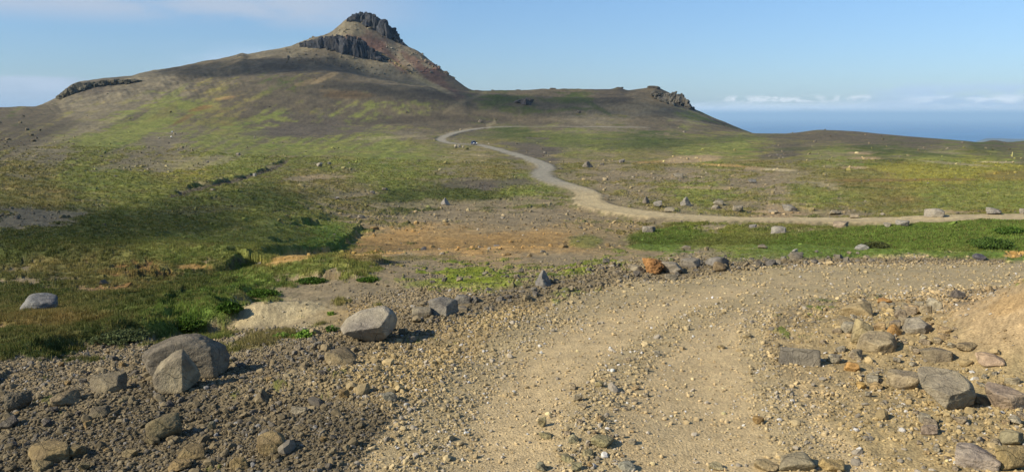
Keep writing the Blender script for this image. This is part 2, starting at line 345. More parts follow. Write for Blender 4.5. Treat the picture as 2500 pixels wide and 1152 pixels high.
# ------------------------------------------------------------------ ground colours (albedo)
KA = 1.18
P = {k: lin(v) / KA for k, v in dict(
    grass=(120, 124, 62), lush=(102, 120, 52), dgrass=(76, 84, 40), olive=(120, 112, 64), ygrass=(142, 136, 62), moss=(120, 130, 46),
    gravel=(136, 122, 94), dgravel=(94, 86, 72), tan=(150, 138, 104), rubble=(112, 101, 78), rtan=(166, 146, 104), orange=(180, 143, 86),
    road=(180, 159, 119), froad=(148, 142, 124), troad=(184, 166, 126), red=(104, 79, 66), scree=(120, 111, 88), mbrown=(96, 87, 68),
    dbrown=(78, 71, 58), pale=(176, 160, 122), rock=(120, 116, 102), rust=(128, 98, 56), pink=(162, 140, 104), ochre=(150, 130, 92)).items()}
# (px, py, share of vegetation, colour of it, colour of the bare ground)
CTRL = [
 (50, 1100, 0, 'dgrass', 'rubble'), (400, 1000, 0, 'dgrass', 'rubble'), (800, 1050, 0, 'olive', 'rubble'), (1000, 900, 0, 'olive', 'rtan'), (1400, 1000, 0, 'olive', 'road'),
 (1200, 760, 0, 'olive', 'rtan'), (1800, 1000, 0, 'olive', 'road'), (2200, 1050, 0, 'olive', 'rtan'), (2450, 950, 0, 'olive', 'rtan'), (2150, 800, 0, 'olive', 'rtan'), (2450, 760, 0, 'olive', 'pink'),
 (1600, 668, 0, 'olive', 'gravel'), (2200, 660, 0, 'olive', 'road'), (100, 900, .05, 'dgrass', 'gravel'), (300, 860, .05, 'olive', 'gravel'), (700, 850, .2, 'olive', 'gravel'),
 (650, 820, .35, 'olive', 'gravel'), (900, 780, .25, 'olive', 'ochre'), (1000, 740, .1, 'olive', 'gravel'), (780, 705, .1, 'olive', 'gravel'), (900, 700, .12, 'olive', 'gravel'), (680, 760, .02, 'olive', 'pale'),
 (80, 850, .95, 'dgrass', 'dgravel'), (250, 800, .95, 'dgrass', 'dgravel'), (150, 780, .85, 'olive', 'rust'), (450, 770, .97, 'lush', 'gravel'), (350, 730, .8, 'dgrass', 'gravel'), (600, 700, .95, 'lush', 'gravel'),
 (100, 700, .75, 'dgrass', 'gravel'), (300, 690, .6, 'olive', 'rust'), (100, 660, .5, 'olive', 'gravel'), (350, 660, .55, 'olive', 'rust'), (500, 680, .8, 'dgrass', 'gravel'), (700, 640, .85, 'grass', 'ochre'), (850, 650, .65, 'grass', 'gravel'),
 (1000, 640, .3, 'olive', 'gravel'), (1150, 680, .6, 'moss', 'gravel'), (1050, 660, .35, 'moss', 'gravel'), (1300, 690, .55, 'grass', 'gravel'), (1350, 625, .15, 'olive', 'gravel'), (1450, 660, .45, 'moss', 'gravel'), (1700, 625, .15, 'olive', 'gravel'), (2000, 630, .05, 'olive', 'dgravel'), (1900, 618, .15, 'olive', 'gravel'),
 (1100, 585, .04, 'grass', 'orange'), (1300, 585, .04, 'grass', 'orange'), (950, 595, .10, 'grass', 'orange'), (1480, 590, .2, 'grass', 'ochre'), (700, 600, .85, 'grass', 'orange'), (820, 580, .95, 'lush', 'orange'),
 (1100, 520, .15, 'olive', 'gravel'), (1300, 530, .12, 'olive', 'gravel'), (900, 540, .35, 'olive', 'gravel'), (1550, 570, .25, 'olive', 'ochre'), (1250, 555, .1, 'olive', 'gravel'),
 (1650, 590, 1, 'lush', 'gravel'), (1800, 590, .95, 'grass', 'gravel'), (1950, 595, 1, 'lush', 'gravel'), (2200, 580, 1, 'lush', 'gravel'), (2450, 580, 1, 'lush', 'gravel'), (1750, 560, .35, 'moss', 'gravel'), (1900, 568, .5, 'grass', 'gravel'),
 (1600, 500, .5, 'olive', 'gravel'), (1800, 505, .45, 'olive', 'gravel'), (2050, 520, .4, 'olive', 'gravel'), (1900, 530, .2, 'olive', 'pink'), (2300, 520, .6, 'grass', 'pink'), (1600, 520, .25, 'olive', 'gravel'),
 (2000, 480, .97, 'grass', 'gravel'), (2300, 480, .98, 'grass', 'rust'), (2450, 450, .95, 'grass', 'rust'), (1700, 475, .8, 'grass', 'gravel'), (2200, 500, .95, 'olive', 'gravel'),
 (1500, 440, .3, 'olive', 'gravel'), (1650, 425, .25, 'olive', 'gravel'), (1850, 435, .2, 'olive', 'gravel'), (2000, 450, .45, 'olive', 'tan'), (1450, 400, .45, 'olive', 'gravel'), (1300, 365, .15, 'olive', 'dgravel'), (1600, 390, .7, 'olive', 'gravel'),
 (2250, 425, .98, 'ygrass', 'rust'), (2400, 415, .95, 'ygrass', 'rust'), (2100, 440, .8, 'olive', 'rust'), (1850, 400, .8, 'olive', 'pink'), (1700, 385, .7, 'grass', 'pink'), (2050, 385, .6, 'grass', 'gravel'), (1900, 375, .4, 'olive', 'dgravel'), (2300, 385, .6, 'grass', 'tan'), (2150, 365, .75, 'dgrass', 'gravel'),
 (1400, 340, .85, 'grass', 'gravel'), (1600, 335, .85, 'dgrass', 'gravel'), (1800, 350, .85, 'grass', 'gravel'), (1250, 345, .7, 'olive', 'gravel'), (1250, 325, .9, 'dgrass', 'gravel'), (1150, 375, .55, 'olive', 'tan'),
 (1950, 335, .3, 'olive', 'mbrown'), (2100, 340, .2, 'olive', 'mbrown'), (2250, 350, .25, 'dgrass', 'mbrown'), (2420, 360, .5, 'dgrass', 'mbrown'), (2480, 385, .45, 'grass', 'mbrown'),
 (1300, 295, .15, 'olive', 'mbrown'), (1450, 290, .3, 'olive', 'scree'), (1600, 298, .15, 'dgrass', 'mbrown'), (1750, 315, .35, 'olive', 'mbrown'), (1680, 290, .55, 'grass', 'scree'), (1550, 265, .12, 'olive', 'scree'), (1500, 235, .15, 'dgrass', 'dbrown'), (1300, 260, .45, 'dgrass', 'mbrown'), (1400, 245, .7, 'dgrass', 'mbrown'), (1210, 240, .6, 'dgrass', 'mbrown'), (1350, 225, .2, 'dgrass', 'mbrown'), (1600, 225, .05, 'olive', 'mbrown'),
 (1100, 300, .05, 'olive', 'mbrown'), (1000, 300, .2, 'olive', 'mbrown'), (800, 305, .2, 'dgrass', 'dgravel'), (1100, 270, .35, 'grass', 'mbrown'), (1000, 265, .55, 'grass', 'mbrown'), (1080, 225, .05, 'olive', 'dbrown'), (950, 230, .1, 'olive', 'mbrown'), (850, 200, .12, 'olive', 'mbrown'), (780, 190, .5, 'olive', 'mbrown'), (700, 200, .5, 'dgrass', 'mbrown'),
 (1000, 330, .5, 'olive', 'scree'), (950, 350, .75, 'grass', 'gravel'), (1000, 385, .75, 'grass', 'gravel'), (850, 380, .8, 'grass', 'gravel'), (950, 430, .75, 'grass', 'gravel'), (750, 440, .55, 'olive', 'gravel'), (1200, 430, .55, 'olive', 'gravel'), (1180, 455, .15, 'olive', 'dgravel'), (1150, 475, .95, 'dgrass', 'gravel'),(1280, 460, .8, 'grass', 'gravel'),
 (850, 480, .55, 'olive', 'gravel'), (1000, 490, .95, 'dgrass', 'gravel'), (650, 490, .8, 'dgrass', 'dgravel'), (450, 520, .9, 'dgrass', 'dgravel'), (250, 560, .97, 'dgrass', 'dgravel'), (80, 590, .95, 'dgrass', 'dgravel'), (600, 560, .97, 'grass', 'gravel'), (400, 610, .95, 'grass', 'gravel'), (150, 630, .8, 'olive', 'gravel'), (80, 540, .25, 'olive', 'scree'),  # left dgrass points hold the shaded band in their colour
 (100, 480, .8, 'olive', 'gravel'), (300, 460, .85, 'grass', 'gravel'), (450, 410, .55, 'ygrass', 'scree'), (200, 430, .75, 'grass', 'scree'), (600, 400, .8, 'grass', 'gravel'), (80, 420, .65, 'olive', 'scree'), (350, 390, .4, 'olive', 'scree'), (100, 370, .35, 'olive', 'scree'), (550, 350, .6, 'grass', 'scree'), (400, 345, .25, 'olive', 'scree'), (250, 345, .7, 'grass', 'scree'), (700, 350, .8, 'grass', 'gravel'), (700, 320, .1, 'dgrass', 'dgravel'), (600, 330, .7, 'grass', 'mbrown'),
 (350, 300, .8, 'grass', 'mbrown'), (450, 260, .75, 'grass', 'mbrown'), (300, 320, .8, 'grass', 'scree'), (520, 220, .6, 'olive', 'mbrown'), (600, 250, .35, 'olive', 'mbrown'), (650, 290, .6, 'grass', 'mbrown'), (550, 290, .6, 'olive', 'mbrown'), (850, 265, .3, 'grass', 'mbrown'), (750, 260, .3, 'olive', 'mbrown'), (830, 235, .2, 'olive', 'mbrown'), (900, 290, .6, 'grass', 'mbrown'),
 (200, 260, .3, 'olive', 'scree'), (300, 230, .25, 'olive', 'scree'), (120, 290, .3, 'olive', 'mbrown'), (200, 300, .4, 'olive', 'scree'), (30, 290, .35, 'dgrass', 'mbrown'), (40, 330, .25, 'olive', 'mbrown'), (220, 205, .05, 'olive', 'dgravel'), (400, 195, .1, 'olive', 'scree'), (450, 180, .05, 'olive', 'mbrown'), (550, 160, .2, 'olive', 'mbrown'), (650, 150, .15, 'olive', 'dbrown'), (700, 160, .1, 'olive', 'dbrown'), (640, 140, .05, 'olive', 'scree'),
 (750, 110, 0, 'olive', 'scree'), (850, 80, 0, 'olive', 'scree'), (870, 75, 0, 'olive', 'scree'), (900, 110, 0, 'olive', 'red'), (950, 130, .0, 'olive', 'scree'), (1000, 150, 0, 'olive', 'scree'), (850, 150, .02, 'olive', 'scree'), (950, 170, .1, 'ygrass', 'scree'), (1020, 195, .4, 'ygrass', 'scree'), (1050, 170, .02, 'olive', 'red'), (1100, 200, .03, 'olive', 'mbrown'), (720, 140, .1, 'olive', 'scree'), (800, 160, .05, 'olive', 'dbrown'),
]
CP = np.array([(c[0], c[1] * 2.4) for c in CTRL]); CVg = np.array([c[2] for c in CTRL])
CG = np.array([P[c[3]] for c in CTRL]); CB = np.array([P[c[4]] for c in CTRL])
def fields(px, py):
    px = np.clip(px, -60, 2560).ravel(); py = np.clip(py, 30, 1160).ravel()
    out = np.empty((len(px), 7))
    for a in range(0, len(px), 60000):
        x, y = px[a:a + 60000], py[a:a + 60000] * 2.4
        d2 = (x[:, None] - CP[None, :, 0]) ** 2 + (y[:, None] - CP[None, :, 1]) ** 2
        w = 1 / (d2 + 300) ** 1.7; w /= w.sum(1, keepdims=True)
        out[a:a + 60000, 0] = w @ CVg
        wg = w * (CVg[None] + .02); wg /= wg.sum(1, keepdims=True)
        wb = w * (1.02 - CVg[None]); wb /= wb.sum(1, keepdims=True)
        out[a:a + 60000, 1:4] = wg @ CG; out[a:a + 60000, 4:7] = wb @ CB
    return out
LA = AZ[:, None] + 0 * RG; LR = np.log(RG)
jit = fbm(LA / .03, LR / .03, 3, 201)
vis = (RG < 1300) & (RG > 0)
FL = np.zeros(ZG.shape + (7,)); FL[...] = np.concatenate([[.6], P['grass'], P['gravel']])
v_ = np.where(vis)
FL[v_] = fields(np.where(out_, PXe, PXg)[v_] + jit[v_] * 90, np.where(out_, PYe, PYg)[v_] + jit[v_] * 22)
veg_t = FL[..., 0]
# breakup of vegetation: patches of several sizes, seen as streaks from here
n_big = fbm(LA / .05, LR / .07, 6, 301, .62)
n_fine = fbm(LA / .007, LR / .02, 3, 302, .7)
hillw = (sm(1150, 850, PXg) * sm(470, 400, PYg) * (RG > 120)) if False else np.clip((1150 - PXg) / 300, 0, 1) * np.clip((460 - PYg) / 60, 0, 1) * (RG > 120)
ca_, sa_ = math.cos(R(26)), math.sin(R(26))
n_st = fbm((PXg * ca_ - PYg * sa_) / 130, (PXg * sa_ + PYg * ca_) / 15, 4, 511, .6)
nz = n_big * (1 - .5 * hillw) + n_fine * .45 + n_st * .75 * hillw
thr = .10 * sm(380, 560, RG) + np.interp(veg_t, [0, .05, .2, .5, .8, .95, 1], [1.2, .75, .34, 0, -.34, -.75, -1.2])
edge_ = .10 + .16 * sm(50, 110, RG)
VEG = sm(-1, 1, (nz - thr) / edge_)
VEG = VEG + (1 - VEG) * .30 * sm(60, 120, RG) * (1 - sm(300, 480, RG)) * sm(.25, .6, veg_t)
n2 = fbm(LA / .02, LR / .035, 4, 401, .6)
n3 = fbm(LA / .004, LR / .014, 2, 402, .8)
n4 = fbm(LA / .06, LR / .08, 3, 403, .6)
gcol = FL[..., 1:4] * (1 + (.75 - .25 * sm(60, 120, RG)[..., None]) * n2[..., None] * np.array([1.1, .8, 1.0]) + .34 * n3[..., None])
gcol = gcol * (1 + .6 * sm(.1, .5, n4)[..., None] * (P['olive'] * 1.15 / P['grass'] - 1)) * (1 + .5 * sm(.15, .5, -n4)[..., None] * (P['lush'] / P['grass'] - 1))
bcol = FL[..., 4:7] * (1 + .42 * n2[..., None] * np.array([1.1, 1, .85]) + .42 * n3[..., None])
COL = (bcol * (1 - VEG[..., None]) + gcol * VEG[..., None]) * (1 + .32 * (n_st * hillw)[..., None])

def ell(px, py, rx, ry, ang, key, strength=1, wob=.5, soft=.25, mul=None):
    """a patch of another ground colour at its place"""
    c, s_ = math.cos(R(ang)), math.sin(R(ang))
    k = np.where(vis & (np.abs(PXg - px) < rx * 2 + ry * 2) & (np.abs(PYg - py) < ry * 2.2 + rx * 2 * abs(s_)))
    dx, dy = PXg[k] - px, -(PYg[k] - py)
    u, v = (dx * c + dy * s_) / rx, (-dx * s_ + dy * c) / ry
    d = np.sqrt(u * u + v * v) + wob * (n_big[k] + .5 * n_fine[k])
    m = (1 - sm(1 - soft, 1 + soft, d)) * strength
    tgt = P[key] * (1 + .4 * n2[k][:, None] + .45 * n3[k][:, None])
    COL[k] = COL[k] * (1 - m[:, None]) + tgt * m[:, None]
    VEG[k] = VEG[k] * (1 - m) + m * (1.0 if key in ('grass', 'lush', 'dgrass', 'moss', 'ygrass', 'olive') else 0)
def lne(pts, w, key, strength=1, rmin=3):
    pp = [(a, b) for a, b in pts]
    x0, x1 = min(p[0] for p in pp) - 4 * w, max(p[0] for p in pp) + 4 * w
    y0, y1 = min(p[1] for p in pp) - 4 * w, max(p[1] for p in pp) + 4 * w
    k = np.where(vis & (PXg > x0) & (PXg < x1) & (PYg > y0) & (PYg < y1) & (RG > rmin))
    d, _, _ = seg_dist(PXg[k], PYg[k], [(a, b, 0) for a, b in pp])
    m = (1 - sm(w * .6, w * 1.3, d + n_big[k] * w)) * strength
    COL[k] = COL[k] * (1 - m[:, None]) + P[key] * (1 + .4 * n3[k][:, None]) * m[:, None]
for a in [
 (1230, 578, 360, 32, -2, 'ochre', .5, .9, .5), (1160, 594, 270, 16, -2, 'orange', .7, .9, .45), (1290, 580, 110, 16, 0, 'orange', .6, .8, .4), (940, 592, 110, 20, 20, 'orange', .7, .5, .4), (720, 628, 90, 12, 12, 'orange', .85), (470, 652, 45, 7, 0, 'orange', .8), (1520, 600, 90, 12, 0, 'ochre', .6),
 (1430, 590, 40, 16, 0, 'moss', .55), (1640, 585, 105, 26, 0, 'lush', .95, .3), (1790, 592, 130, 14, 3, 'grass', .9), (2180, 588, 380, 38, 5, 'lush', .95, .3), (1590, 604, 60, 8, 0, 'lush', .9),
 (1690, 389, 75, 9, 3, 'pink', .9, .3), (1590, 396, 40, 3, 3, 'orange', .4), (1895, 415, 44, 3.5, -2, 'pale', .9, .2), (1840, 411, 24, 4, 0, 'pink', .8), (2110, 387, 42, 4, 0, 'pink', .7), (2100, 375, 30, 3, -4, 'pink', .8), (2085, 410, 30, 3, 0, 'pink', .8), (1760, 404, 60, 3, -3, 'orange', .5), (1720, 459, 90, 4, 0, 'pink', .6), (1560, 425, 60, 7, 0, 'gravel', .5),
 (2290, 422, 130, 12, -3, 'ygrass', .6, .3), (2200, 414, 80, 6, -4, 'ygrass', .7), (2470, 408, 60, 4, 0, 'ygrass', .7), (2470, 430, 90, 12, 0, 'rust', .45), (2140, 442, 120, 5, 0, 'rust', .5), (2300, 440, 90, 3, 0, 'rust', .5), (2430, 397, 60, 2, 0, 'pale', .8, .2), (2330, 400, 110, 3.5, -5, 'tan', .6), (2100, 460, 60, 3, -3, 'dgrass', .7), (2400, 520, 90, 8, 0, 'rust', .35), (2330, 519, 60, 5, 0, 'pink', .5),
 (880, 100, 44, 8, -22, 'red', .5, .9), (950, 132, 75, 14, -42, 'red', .8, .8), (1035, 172, 90, 14, -36, 'red', .75, .9), (850, 62, 30, 10, 40, 'scree', .7), (985, 150, 70, 8, -40, 'scree', .6, .8), (820, 86, 50, 14, 35, 'scree', .6), (1000, 175, 90, 4, -32, 'olive', .45), (1050, 205, 60, 6, -24, 'tan', .6), (900, 158, 90, 12, -22, 'scree', .7),
 (795, 190, 30, 5, 24, 'ochre', .6, .9), (750, 202, 40, 6, 14, 'ochre', .4, .9), (560, 157, 30, 4, 22, 'ochre', .45, .9), (720, 150, 160, 14, 14, 'dbrown', .5, .9), (900, 215, 150, 12, -12, 'dbrown', .35, .9), (800, 222, 24, 4, 0, 'ochre', .5), (850, 232, 60, 10, 0, 'rust', .35), (548, 240, 30, 4, 8, 'orange', .4), (490, 265, 28, 6, 12, 'rust', .7), (450, 290, 30, 5, 28, 'rust', .5), (400, 275, 45, 10, 28, 'olive', .6),
 (300, 328, 120, 12, 18, 'grass', .6), (400, 250, 70, 9, 38, 'grass', .6), (200, 320, 130, 7, 20, 'tan', .35), (250, 270, 160, 12, 25, 'scree', .4), (95, 330, 110, 12, 20, 'dbrown', .5), (700, 322, 110, 12, 4, 'dgravel', .8), (860, 318, 90, 6, 2, 'dgravel', .6), (1000, 293, 140, 8, 3, 'dbrown', .55), (1160, 292, 90, 10, 0, 'dbrown', .6), (1300, 300, 90, 5, 0, 'mbrown', .5),
 (1110, 324, 45, 5, 12, 'pale', .6), (950, 336, 80, 4, 3, 'tan', .5), (470, 400, 110, 16, 8, 'tan', .5, .8), (300, 405, 90, 10, 10, 'scree', .5, .8), (90, 535, 130, 16, 6, 'scree', .8, .6), (500, 515, 110, 9, 4, 'dgravel', .8, .7), (740, 438, 50, 6, 0, 'gravel', .8), (800, 432, 60, 4, 0, 'pink', .5), (1180, 450, 130, 11, 3, 'dgravel', .7), (830, 480, 110, 6, 4, 'gravel', .6),
 (1130, 500, 280, 10, 1, 'gravel', .6, .8), (1200, 530, 260, 14, 0, 'gravel', .7, .8), (1480, 250, 20, 3, 30, 'mbrown', 1), (1560, 258, 80, 14, 4, 'ochre', .3), (1450, 258, 60, 5, -30, 'dgrass', .7), (1380, 245, 60, 6, 0, 'dgrass', .6), (1230, 246, 60, 8, 10, 'dgrass', .7), (1420, 345, 260, 16, -3, 'dgrass', .55, .7), (1700, 345, 200, 8, 4, 'dgrass', .6), (1300, 360, 80, 8, -8, 'dgravel', .8),
 (675, 765, 110, 24, 10, 'pale', .95, .2, .4), (780, 715, 190, 18, 2, 'gravel', .9, .5), (860, 770, 90, 24, 6, 'ochre', .6, .7), (640, 830, 60, 18, 14, 'olive', .7, .6), (920, 760, 80, 12, 0, 'ochre', .7, .5), (1120, 690, 120, 12, 2, 'moss', .7, .7), (1280, 702, 130, 9, 2, 'moss', .6, .6), (960, 632, 150, 6, 2, 'olive', .6, .9),
 (640, 600, 120, 12, 8, 'grass', .7), (790, 590, 70, 14, 14, 'lush', .9, .3), (330, 560, 300, 34, 6, 'dgrass', .6, .3), (150, 600, 200, 26, 4, 'dgrass', .55, .3), (560, 500, 260, 14, 5, 'dgrass', .55, .4), (1020, 478, 130, 10, 6, 'dgrass', .7), (330, 670, 100, 8, 0, 'rust', .4, .8), (120, 780, 140, 20, 0, 'rust', .35, .7),  # left-hand dgrass patches paint the slope's shade as darker grass
 (2450, 800, 90, 60, 30, 'pink', .4, .5), (2470, 740, 60, 20, 20, 'orange', .3, .5), (2480, 622, 30, 8, 10, 'orange', .9, .3), (1960, 335, 110, 10, 0, 'mbrown', .6), (2160, 345, 90, 9, -6, 'mbrown', .6), (1900, 380, 50, 9, 8, 'dgravel', .6), (2240, 375, 130, 4, -5, 'dgrass', .7), (2000, 362, 160, 4, 2, 'dgrass', .5)]:
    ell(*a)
lne([(1085, 272), (1110, 258), (1140, 244), (1185, 228)], 4, 'tan', .28, 400)
lne([(1190, 306), (1208, 300), (1206, 292)], 3, 'tan', .5, 400)
for pts_, w_ in [([(420, 478), (450, 470), (520, 452), (600, 432), (660, 412), (700, 392)], 4), ([(560, 655), (575, 632), (600, 640)], 4), ([(1285, 335), (1340, 337)], 2.2)]:
    lne([(a, b + w_) for a, b in pts_], w_, 'dgravel', .9, 20)
# far road and its dusty shoulders
dk = np.where(reg)
m = 1 - sm(.1, 1.5, dR[dk] - RW[dk] + n_fine[dk] * 1.2)
tone = sm(190, 150, RG[dk])[:, None]
rc = (P['froad'] * (1 - tone) + P['troad'] * tone)
rc = rc * (1 - .10 * sm(.5, 1.1, dR[dk])[:, None] + .10 * (1 - sm(.2, .7, np.abs(dR[dk] - 1.1)))[:, None]) * (1 + .12 * n3[dk][:, None] + .1 * n2[dk][:, None])
sh = ((1 - sm(.5, 2.4, dR[dk] - RW[dk])) * .6)[:, None]
COL[dk] = COL[dk] * (1 - sh) + P['dgravel'] * (1 + .3 * n3[dk][:, None]) * sh
COL[dk] = COL[dk] * (1 - m[:, None]) + rc * m[:, None]; VEG[dk] *= 1 - m
# near road: tan dust with greyer pebbly strips between the wheel tracks
kk = np.where(near_m & (PYg > 600))
strip = np.zeros(len(kk[0]))
STRIPS = [([(1450, 1180), (1430, 1080), (1450, 980), (1560, 860), (1680, 780), (1850, 725), (2100, 690), (2600, 672)], 85, .85),
          ([(1000, 1180), (1080, 980), (1200, 850), (1350, 760), (1550, 705), (1800, 672), (2300, 655), (2600, 652)], 120, 1.0),
          ([(2000, 1180), (1900, 980), (1850, 870), (1830, 790), (1950, 738), (2200, 706), (2600, 696)], 80, .8)]
for pts_, w_, s2 in STRIPS:
    d, _, _ = seg_dist(PXg[kk], PYg[kk], [(a, b, 0) for a, b in pts_])
    wl = w_ * np.clip((PYg[kk] - 560) / 500, .12, 1.2)
    strip = np.maximum(strip, s2 * (1 - sm(.3, 1.25, d / wl)))
STRIP = np.zeros(ZG.shape); STRIP[kk] = strip
ZG[kk] += .012 * (strip - .5) * inroad[kk]
q = (.55 * strip * (1 + .6 * n_big[kk]))[:, None] * inroad[kk][:, None]
COL[kk] = COL[kk] * (1 - q) + P['tan'] * (1 + .35 * n3[kk][:, None]) * q
BERMPX = [(560, 912), (700, 880), (850, 845), (960, 800), (1050, 770), (1180, 742), (1330, 703), (1500, 680), (1600, 669), (1750, 655), (1900, 643), (2100, 637), (2450, 640)]
bk = np.where(near_m & (PYg > 600)); bd, _, _ = seg_dist(PXg[bk], PYg[bk], [(a_, b_, 0) for a_, b_ in BERMPX])
bm = (1 - sm(.6, 1.4, bd / np.interp(PXg[bk], [600, 1000, 1330, 1700, 2100], [26, 24, 20, 14, 7]) + .5 * n_big[bk]))
COL[bk] = COL[bk] * (1 - bm[:, None]) + P['gravel'] * .86 * (1 + .3 * n3[bk][:, None]) * bm[:, None]; VEG[bk] *= 1 - bm
sr_ = (soft * (RG < 24))[..., None]
sr_ = sm(.15, .75, sr_ + .25 * n_fine[..., None])
rcol = P['road'] * (1 + .22 * n2[..., None] * np.array([1, .9, .7]) + .16 * n3[..., None])
rcol = rcol * (1 - .45 * STRIP[..., None]) + P['tan'] * (1 + .3 * n3[..., None]) * .45 * STRIP[..., None]
rcol = rcol * (1 + .12 * n4[..., None]) * (1 + .08 * (1 - STRIP[..., None]))
COL = COL * (1 - sr_) + rcol * sr_; VEG = VEG * (1 - sr_[..., 0])
for lam, amp, rmin_, rmax_ in ((.35, .018, 6, 40), (.9, .045, 10, 90), (2.2, .13, 30, 220), (5.0, .26, 70, 520)):
    kh = np.where((RG > rmin_) & (RG < rmax_) & (VEG > .02) & vis & (dR > 7))
    hn = 1 - 2.0 * np.abs(perlin(XG[kh] / lam + 3, YG[kh] / lam + 7, int(lam * 31)))
    ZG[kh] += amp * hn * VEG[kh] * sm(rmin_, rmin_ * 1.5, RG[kh]) * (1 - sm(rmax_ * .7, rmax_, RG[kh]))
ledge_c = (LEDGE * .8)[..., None]
COL = COL * (1 - ledge_c) + P['rock'] * .62 * (1 + .5 * n3[..., None]) * ledge_c
COL = np.clip(COL, .012, .62)

# ------------------------------------------------------------------ helpers: meshes, things, materials
def new_mesh(name, verts, faces, mat, col=None, smooth=False):
    """faces: int array [n,3] or [n,4]"""
    me = bpy.data.meshes.new(name)
    verts = np.ascontiguousarray(verts, np.float32); faces = np.ascontiguousarray(faces, np.int32)
    n, k = faces.shape
    me.vertices.add(len(verts)); me.vertices.foreach_set('co', verts.ravel())
    me.loops.add(n * k); me.loops.foreach_set('vertex_index', faces.ravel())
    me.polygons.add(n); me.polygons.foreach_set('loop_start', np.arange(0, n * k, k, dtype=np.int32))
    me.polygons.foreach_set('use_smooth', np.full(n, bool(smooth)))
    me.update(calc_edges=True)
    if col is not None:
        at = me.color_attributes.new('Col', 'FLOAT_COLOR', 'POINT')
        c4 = np.ones((len(verts), 4), np.float32); c4[:, :3] = col
        at.data.foreach_set('color', c4.ravel())
    if mat: me.materials.append(mat)
    return me
def obj(name, me, parent=None, **props):
    o = bpy.data.objects.new(name, me); C.objects.link(o)
    if parent is not None: o.parent = parent
    for k_, v_2 in props.items():
        if v_2 is not None: o[k_] = v_2
    return o
class NB:
    def __init__(s, name):
        s.m = bpy.data.materials.new(name); s.m.use_nodes = True; s.t = s.m.node_tree
        s.b = s.t.nodes['Principled BSDF']; s.b.inputs['Roughness'].default_value = .95; s.b.inputs['Specular IOR Level'].default_value = .15
    def n(s, ty, **kw):
        q = s.t.nodes.new(ty)
        for a, v in kw.items(): setattr(q, a, v)
        return q
    def l(s, a, b): s.t.links.new(a, b)
    def noise(s, scale, det=4, rough=.6, src=None):
        q = s.n('ShaderNodeTexNoise'); q.inputs['Scale'].default_value = scale; q.inputs['Detail'].default_value = det; q.inputs['Roughness'].default_value = rough
        if src is not None: s.l(src, q.inputs['Vector'])
        return q.outputs[0]
    def rng(s, x, a, b, lo, hi):
        q = s.n('ShaderNodeMapRange'); s.l(x, q.inputs[0])
        for i, v in enumerate((a, b, lo, hi)): q.inputs[i + 1].default_value = v
        return q.outputs[0]
    def math(s, op, a, b):
        q = s.n('ShaderNodeMath', operation=op)
        for i, v in enumerate((a, b)):
            if isinstance(v, (int, float)): q.inputs[i].default_value = v
            else: s.l(v, q.inputs[i])
        return q.outputs[0]
    def mulcol(s, col, fac):
        q = s.n('ShaderNodeVectorMath', operation='SCALE'); s.l(col, q.inputs[0]); s.l(fac, q.inputs['Scale']); return q.outputs[0]
    def mix(s, f, a, b):
        q = s.n('ShaderNodeMix', data_type='RGBA')
        if isinstance(f, float): q.inputs[0].default_value = f
        else: s.l(f, q.inputs[0])
        for i, v in ((6, a), (7, b)):
            if isinstance(v, (tuple, list, np.ndarray)): q.inputs[i].default_value = (*[float(t) for t in v[:3]], 1)
            else: s.l(v, q.inputs[i])
        return q.outputs[2]
    def bump(s, h, strength, dist):
        q = s.n('ShaderNodeBump'); q.inputs['Strength'].default_value = strength; q.inputs['Distance'].default_value = dist
        s.l(h, q.inputs['Height']); s.l(q.outputs[0], s.b.inputs['Normal'])
    def base(s, c):
        if isinstance(c, (tuple, list, np.ndarray)): s.b.inputs['Base Color'].default_value = (*[float(t) for t in c[:3]], 1)
        else: s.l(c, s.b.inputs['Base Color'])
def ground_mat(name, near):
    g = NB(name); at = g.n('ShaderNodeVertexColor', layer_name='Col'); tcn = g.n('ShaderNodeTexCoord')
    ob = tcn.outputs['Object']
    if near:
        a = g.noise(45, 5, .7, ob); b = g.noise(9, 4, .6, ob)
        vo = g.n('ShaderNodeTexVoronoi'); vo.inputs['Scale'].default_value = 55; g.l(ob, vo.inputs['Vector'])
        peb = g.rng(vo.outputs['Color'], 0, 1, .82, 1.2)
        f = g.math('MULTIPLY', g.math('MULTIPLY', g.rng(a, .3, .7, .72, 1.28), g.rng(b, .3, .7, .88, 1.12)), peb)
        h = g.math('ADD', g.math('MULTIPLY', vo.outputs['Distance'], -.5), a)
        g.bump(h, .9, .012)
    else:
        a = g.noise(1.3, 6, .7, ob); b = g.noise(.25, 4, .6, ob)
        f = g.math('MULTIPLY', g.rng(a, .3, .7, .72, 1.28), g.rng(b, .3, .7, .88, 1.12))
        g.bump(a, .8, .35)
    g.base(g.mulcol(at.outputs[0], f)); return g.m
